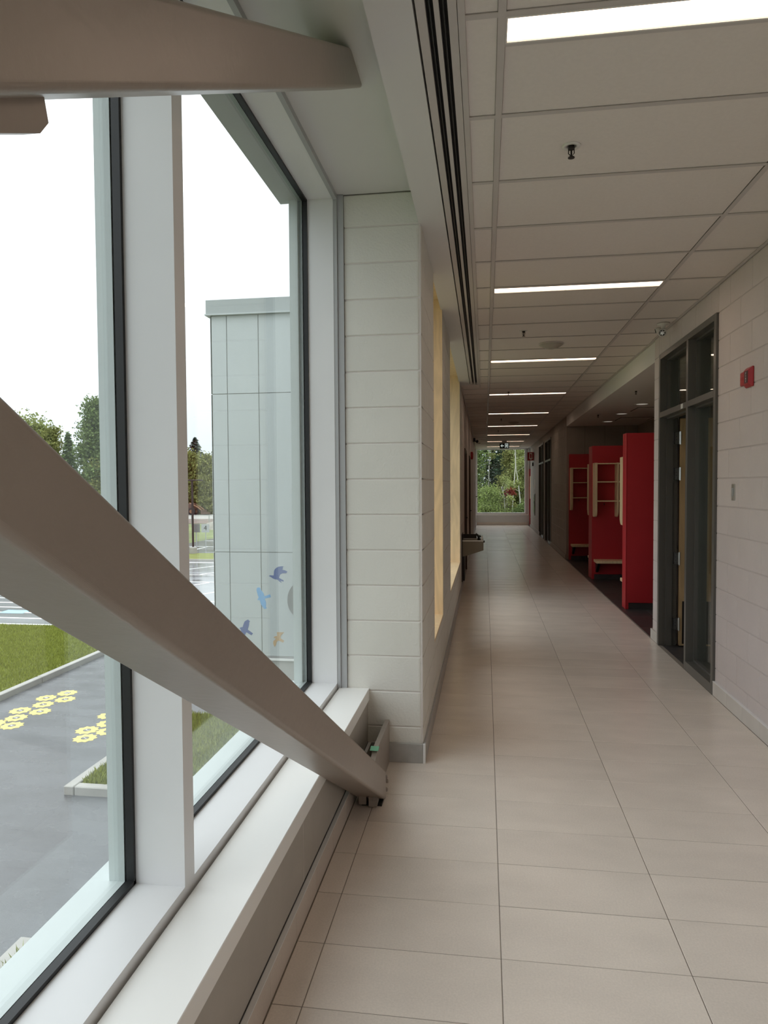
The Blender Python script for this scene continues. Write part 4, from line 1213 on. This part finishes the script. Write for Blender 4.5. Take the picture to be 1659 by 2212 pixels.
def broadleaf(x, y, h, cw, mat, label, seed, n=4000, size=0.14, bark='bark', trunk_h=None, lean=(0, 0), clumps=46, group='trees'):
    rr = random.Random(seed)
    t = thing('broadleaf_tree', (x, y, GZ), label, 'tree', group)
    top = Vector((x + lean[0], y + lean[1], GZ + h))
    mb = MB()
    mb.tube([(x, y, GZ - 0.1), (x + lean[0] * .3, y + lean[1] * .3, GZ + h * .35), (x + lean[0] * .7, y + lean[1] * .7, GZ + h * .7), tuple(top - Vector((0, 0, h * 0.08)))], [0.16 * h / 9, 0.12 * h / 9, 0.07 * h / 9, 0.02], 7)
    cs = []; rs = []
    z0 = GZ + h * (0.22 if trunk_h is None else trunk_h)
    for i in range(clumps):
        f = (i + rr.random()) / clumps
        z = z0 + (GZ + h - z0) * f
        prof = math.sin(math.pi * min(1, 0.12 + 0.86 * f)) ** 0.7
        a = rr.random() * 6.283; d = cw * prof * (0.10 + 0.75 * rr.random())
        c = (x + lean[0] * f + math.cos(a) * d, y + lean[1] * f + math.sin(a) * d, z)
        cs.append(c); rs.append(cw * (0.18 + 0.24 * rr.random()))
        st_ = (x + lean[0] * f * .8, y + lean[1] * f * .8, z - d * 0.5)
        mb.tube([st_, c], [0.035 * h / 9, 0.012], 5)
    mb.build('trunk', bark, t)
    leaves(cs, rs, int(n * 4.5), size * 0.62, seed, mat, 'foliage', t)
    return t

def conifer(x, y, h, w, mat, label, seed, n=3500, size=0.2, group='trees', base=0.08):
    rg = np.random.default_rng(seed)
    t = thing('conifer_tree', (x, y, GZ), label, 'tree', group)
    MB().tube([(x, y, GZ - 0.1), (x, y, GZ + h * .5), (x, y, GZ + h)], [0.13 * h / 9, 0.08 * h / 9, 0.01], 7).build('trunk', 'bark', t)
    layers = int(h * 3.4)
    Vs = []
    per = int(n * 1.9) // layers // 7
    for L in range(layers):
        f = base + (1 - base) * (L + 0.5) / layers
        rad = w * (1 - f) ** 0.8 * (0.85 + 0.3 * rg.random()) + 0.05
        zc = GZ + h * f
        nb = 7
        off = rg.random() * 6.28
        for bq in range(nb):
            a = off + 6.283 * bq / nb + rg.normal() * 0.15
            m_ = max(4, int(per * (0.4 + 1.2 * (1 - f))))
            u = rg.random(m_) ** 0.7
            lat = rg.normal(0, 1, m_) * 0.16 * rad * (1.15 - u)
            px = x + math.cos(a) * u * rad - math.sin(a) * lat
            py = y + math.sin(a) * u * rad + math.cos(a) * lat
            pz = zc - 0.32 * rad * u ** 1.2 + rg.normal(0, 0.12, m_) + 0.10 * rad * u ** 4
            th = a + rg.normal(0, 0.7, m_)
            s = size * 0.7 * (0.6 + 0.8 * rg.random(m_))
            dx, dy = np.cos(th) * s, np.sin(th) * s
            qx, qy = -np.sin(th) * s * 0.4, np.cos(th) * s * 0.4
            P = np.stack([px, py, pz], 1)
            A = np.stack([dx, dy, -0.25 * s], 1); Bv = np.stack([qx, qy, rg.normal(0, 0.25, m_) * s], 1)
            Vs.append(np.stack([P - A, P - Bv, P + A, P + Bv], 1).reshape(-1, 3))
    V = np.concatenate(Vs)
    link('foliage', npmesh('foliage', V, np.arange(len(V)).reshape(-1, 4), mat), t)
    return t

GT = 'trees beyond the parking lot'
broadleaf(-31.8, 46, 9.1, 2.2, 'leaf_pale', 'sparse pale broadleaf tree left of the window view', 11, 2600, 0.15, clumps=44, group=GT)
broadleaf(-29.8, 45, 8.6, 1.3, 'leaf_olive', 'yellowish olive tree beside the sparse pale tree', 12, 2600, 0.15, group=GT)
conifer(-28.6, 45, 8.3, 1.5, 'needle2', 'light green conifer left of the near mullion', 13, 3200, 0.22, group=GT)
conifer(-27.6, 49, 7.4, 1.7, 'needle3', 'small blue grey spruce in the gap between taller trees', 14, 3000, 0.22, group=GT)
broadleaf(-26.4, 45, 10.4, 1.5, 'leaf_mid', 'tall narrow broadleaf tree beside the near mullion', 15, 5200, 0.15, clumps=60, group=GT)
broadleaf(-25.9, 44.5, 6.2, 1.4, 'leaf_olive', 'low olive green tree in front of the tall narrow tree', 16, 3600, 0.14, group=GT, trunk_h=0.1)
broadleaf(-34.6, 47, 8.2, 2.2, 'leaf_mid', 'round green tree hidden behind the lower brace', 17, 3200, 0.17, group=GT)
conifer(-37.5, 48, 9.5, 2.0, 'needle', 'dark conifer furthest left behind the brace', 18, 3000, 0.24, group=GT)
GF = 'trees beyond the field'
conifer(-51.2, 119, 13.4, 5.2, 'needle3', 'lone spruce top above the far trees', 21, 3400, 0.4, group=GF)
broadleaf(-54.3, 117, 10.6, 3.4, 'leaf_mid', 'far round green tree left of the spruce', 22, 3600, 0.36, group=GF, trunk_h=0.08)
broadleaf(-50.6, 115, 9.6, 3.6, 'leaf_olive', 'far broad olive tree below the spruce', 23, 5200, 0.34, group=GF, trunk_h=0.03)
broadleaf(-47.0, 114, 9.4, 3.0, 'leaf_olive', 'far olive tree beside the clad wing', 24, 4200, 0.34, group=GF, trunk_h=0.03)
broadleaf(-58.5, 118, 10.5, 3.5, 'leaf_mid', 'far green tree hidden by the mullion', 25, 3000, 0.36, group=GF, trunk_h=0.08)
broadleaf(-43.0, 116, 10.0, 3.2, 'leaf_mid', 'far green tree hidden by the clad wing', 26, 3000, 0.36, group=GF, trunk_h=0.08)
GE = 'trees outside the end window'
conifer(0.1, 47, 8.9, 3.4, 'needle', 'tall dark pine in the middle of the end window', 31, 7000, 0.17, group=GE)
conifer(-3.4, 45, 8.4, 2.6, 'needle', 'dark pine left of the end window view', 32, 4500, 0.17, group=GE)
conifer(2.6, 50, 8.8, 2.8, 'needle3', 'grey green pine at the right rear of the end window', 33, 5000, 0.17, group=GE)
broadleaf(-1.0, 42, 7.0, 1.5, 'leaf_mid', 'mid green tree at the left edge of the end window', 34, 5200, 0.10, group=GE, trunk_h=0.12)
broadleaf(2.9, 41, 7.7, 1.35, 'leaf_pale', 'pale olive tree at the right edge of the end window', 35, 7000, 0.095, group=GE, trunk_h=0.1)
broadleaf(4.8, 43, 7.2, 1.8, 'leaf_mid', 'green tree outside beyond the right window jamb', 36, 3600, 0.12, group=GE)
broadleaf(1.75, 43.0, 6.9, 1.0, 'leaf_olive', 'olive tree behind the white birch trunks', 37, 3600, 0.095, group=GE, trunk_h=0.2)
for i, (x, y, h) in enumerate(((-6.5, 55, 7.6), (-2.2, 56, 7.8), (1.6, 57, 8.6), (5.4, 55, 8.0), (9.0, 52, 7.6))):
    conifer(x, y, h, 3.0, 'needle', 'dark backdrop pine outside the end window, %s from the left' % ('first', 'second', 'third', 'fourth', 'fifth')[i], 70 + i, 6500, 0.24, group=GE)
def bush(x, y, h, w, mat, label, seed, n, size):
    rr = random.Random(seed)
    t = thing('bush', (x, y, GZ), label, 'bush', 'bushes outside the end window')
    cs = []; rs = []; mb = MB()
    for i in range(22):
        f = rr.random(); a = rr.random() * 6.283
        d = w * (0.3 + 0.6 * rr.random()) * math.sqrt(max(0.05, 1 - f * f * 0.8))
        c = (x + math.cos(a) * d, y + math.sin(a) * d * .7, GZ + h * (0.15 + 0.75 * f))
        cs.append(c); rs.append(w * (0.22 + 0.15 * rr.random()))
        mb.tube([(x + rr.uniform(-.1, .1), y, GZ - 0.05), c], [0.03, 0.008], 5)
    mb.build('stems', 'bark', t)
    leaves(cs, rs, int(n * 2.6), size * 0.6, seed, mat, 'foliage', t)
bush(0.42, 37.2, 4.7, 1.15, 'leaf_lime', 'bright lime green bush in the end window', 41, 9000, 0.065)
bush(-0.55, 36.4, 4.0, 0.9, 'leaf_lime', 'lime green bush at the lower left of the end window', 42, 5200, 0.065)
bush(2.15, 37.6, 4.0, 0.9, 'leaf_mid', 'darker green bush at the lower right of the end window', 43, 5200, 0.065)
bush(1.32, 38.6, 3.9, 0.7, 'leaf_olive', 'olive bush between the birch trunks', 44, 3600, 0.065)
t = thing('red_sapling', (1.30, 38.0, GZ), 'small red leaved sapling in the end window', 'tree', GE)
MB().tube([(1.30, 38.0, GZ - .05), (1.31, 38.0, GZ + 2.5), (1.32, 38.0, GZ + 4.1)], [0.03, 0.02, 0.008], 6).build('trunk', 'bark', t)
leaves([(1.30, 38.0, 1.28), (1.42, 38, 1.18), (1.2, 38, 1.1)], [0.17, 0.15, 0.14], 420, 0.05, 51, 'leaf_red', 'foliage', t)
def birch(x, y, pts, r, label, seed):
    t = thing('birch_tree', (x, y, GZ), label, 'tree', GE)
    mb = MB(); mb.tube(pts, [r * (1 - 0.7 * i / (len(pts) - 1)) for i in range(len(pts))], 8)
    rr = random.Random(seed); cs = []
    for i in range(6):
        p = Vector(pts[-1]).lerp(Vector(pts[2]), rr.random() * 0.9)
        q = p + Vector((rr.uniform(-0.7, 0.7), rr.uniform(-.5, .5), rr.uniform(0.1, 0.7)))
        mb.tube([p, q], [0.010, 0.004], 5); cs.append(q)
    mb.build('trunk', 'birch', t)
    leaves(cs, [0.22] * len(cs), 900, 0.055, seed, 'leaf_pale', 'foliage', t)
birch(1.42, 38.2, [(1.42, 38.2, GZ - .1), (1.44, 38.2, -1.0), (1.46, 38.2, 0.4), (1.54, 38.2, 1.7), (1.62, 38.2, 2.6), (1.60, 38.3, 3.9), (1.62, 38.3, 5.4)], 0.04, 'white birch trunk running the height of the end window', 61)
birch(1.86, 39.0, [(1.98, 39, GZ - .1), (1.93, 39, -0.6), (1.90, 39, 0.8), (1.80, 39, 1.7), (1.70, 39, 2.4), (1.66, 39, 3.4)], 0.045, 'thin white birch trunk right of the main one', 62)
birch(1.04, 37.8, [(1.06, 37.8, GZ - .1), (1.08, 37.8, -1.2), (1.05, 37.8, 0.1), (1.00, 37.8, 1.0), (0.86, 37.8, 1.5)], 0.04, 'short bent birch trunk beside the lime bush', 63)
birch(0.18, 43.4, [(0.2, 43.4, GZ - .1), (0.22, 43.4, -1.0), (0.2, 43.4, 1.0), (0.24, 43.4, 2.4), (0.26, 43.4, 3.2), (0.22, 43.4, 4.0)], 0.05, 'pale thin trunk among the dark pines', 64)

# ------------------------------------------------------------------ things in the parking lot and field
lp = thing('lamp_post', (-19.49, 44.7, GZ), 'dark lamp post on the grass island in the parking lot', 'lamp post')
MB().tube([(-19.49, 44.7, GZ + 0.5), (-19.49, 44.7, GZ + 5.05)], 0.075, 8).build('pole', 'pole', lp)
MB().lathe([(0.26, 0.0), (0.26, 0.5), (0.20, 0.56)], (-19.49, 44.7, GZ), n=14).build('footing', 'conc', lp)
MB().bbox(-19.5, -18.75, 44.58, 44.82, GZ + 5.0, GZ + 5.09, 0.02).build('lamp_head', 'pole', lp)
MB().bbox(-20.2, -19.48, 44.58, 44.82, GZ + 5.0, GZ + 5.09, 0.02).build('lamp_head', 'pole', lp)
for i, (x, y, txt, lab) in enumerate(((-20.45, 47.5, '', 'plain grey stall sign by the lamp post'), (-19.75, 47.5, '4', 'grey stall sign numbered four'))):
    s = thing('stall_sign', (x, y, GZ), lab, 'sign', 'stall signs')
    MB().tube([(x, y, GZ), (x, y, GZ + 1.95)], 0.03, 6).build('post', 'galv', s)
    MB().bbox(x - 0.30, x + 0.30, y - 0.05, y - 0.03, GZ + 1.35, GZ + 1.95, 0.004).build('plate', 'galv' if txt else 'greyv', s)
    if txt:
        me = text_mesh(txt, 0.5, 'blk', 0.002)
        xf(me, Matrix.Translation((x, y - 0.053, GZ + 1.65)) @ Matrix.Rotation(R(90), 4, 'X'))
        link('numeral', me, s)
fn = thing('field_fence', (-33, 80, GZ), 'low wire fence along the field edge', 'fence')
for i in range(16): MB().tube([(-46 + i * 2.2, 80, GZ), (-46 + i * 2.2, 80, GZ + 1.25)], 0.05, 6).build('post', 'galv', fn)
for z in (0.1, 0.65, 1.22): MB().tube([(-46, 80, GZ + z), (-13, 80, GZ + z)], 0.025 if z > 1 else 0.012, 6).build('rail', 'galv', fn)
bo = tag(MB().add([(-30.2, 72, GZ - 0.1), (-28.4, 71.8, GZ - 0.1), (-28.0, 73.2, GZ - 0.1), (-29.9, 73.6, GZ - 0.1), (-29.9, 72.3, GZ + 0.7), (-29.0, 72.2, GZ + 0.9), (-28.6, 73.0, GZ + 0.25), (-29.7, 73.2, GZ + 0.55)],
         [(0, 3, 2, 1), (4, 5, 6, 7), (0, 1, 5, 4), (1, 2, 6, 5), (2, 3, 7, 6), (3, 0, 4, 7)]).build('boulder', 'rock', None), 'pale boulder on the rough grass of the field', 'boulder')
tr = thing('backhoe', (-48.5, 110, GZ), 'dark backhoe loader parked on the far gravel', 'tractor')
bx, by = -48.8, 110.0
MB().bbox(bx - 1.0, bx + 1.3, by - 0.8, by + 0.8, GZ + 0.9, GZ + 1.9, 0.08).build('hood', 'machine', tr)
MB().bbox(bx - 1.6, bx - 0.2, by - 0.75, by + 0.75, GZ + 1.7, GZ + 3.1, 0.1).build('cab', 'glassin', tr)
MB().bbox(bx - 1.7, bx - 0.1, by - 0.85, by + 0.85, GZ + 3.1, GZ + 3.25, 0.04).build('cab_roof', 'machine', tr)
for px in (bx - 1.6, bx - 0.25):
    for py in (by - 0.72, by + 0.72): MB().tube([(px, py, GZ + 1.7), (px, py, GZ + 3.1)], 0.06, 6).build('cab_post', 'blk', tr)
for (wx, wr) in ((bx - 1.2, 0.85), (bx + 1.1, 0.6)):
    for py in (by - 0.95, by + 0.95):
        w = MB().lathe([(wr * 0.6, -0.22), (wr, -0.16), (wr, 0.16), (wr * 0.6, 0.22)], (wx, py, GZ + wr + 0.02), (0, 1, 0), 20).build('wheel', 'tyre', tr)
        MB().lathe([(wr * 0.5, -0.24), (wr * 0.5, 0.24)], (wx, py, GZ + wr + 0.02), (0, 1, 0), 14).build('hub', 'orange', w)
MB().tube([(bx + 0.6, by - 0.6, GZ + 2.0), (bx + 2.0, by - 0.6, GZ + 1.3), (bx + 2.9, by - 0.6, GZ + 0.6)], 0.12, 6).build('loader_arm', 'orange', tr)
MB().tube([(bx + 0.6, by + 0.6, GZ + 2.0), (bx + 2.0, by + 0.6, GZ + 1.3), (bx + 2.9, by + 0.6, GZ + 0.6)], 0.12, 6).build('loader_arm', 'orange', tr)
MB().prism([(bx + 2.7, GZ + 0.15), (bx + 3.6, GZ + 0.2), (bx + 3.5, GZ + 0.4), (bx + 3.0, GZ + 0.45), (bx + 2.9, GZ + 0.9), (bx + 2.7, GZ + 0.9)], 'x', 0, 0.001)
MB().prism([(z, x) for x, z in [(bx + 2.7, GZ + 0.15), (bx + 3.6, GZ + 0.2), (bx + 3.5, GZ + 0.4), (bx + 3.0, GZ + 0.45), (bx + 2.9, GZ + 0.9), (bx + 2.7, GZ + 0.9)]][::-1], 'y', by - 1.0, by + 1.0).build('bucket', 'machine', tr)
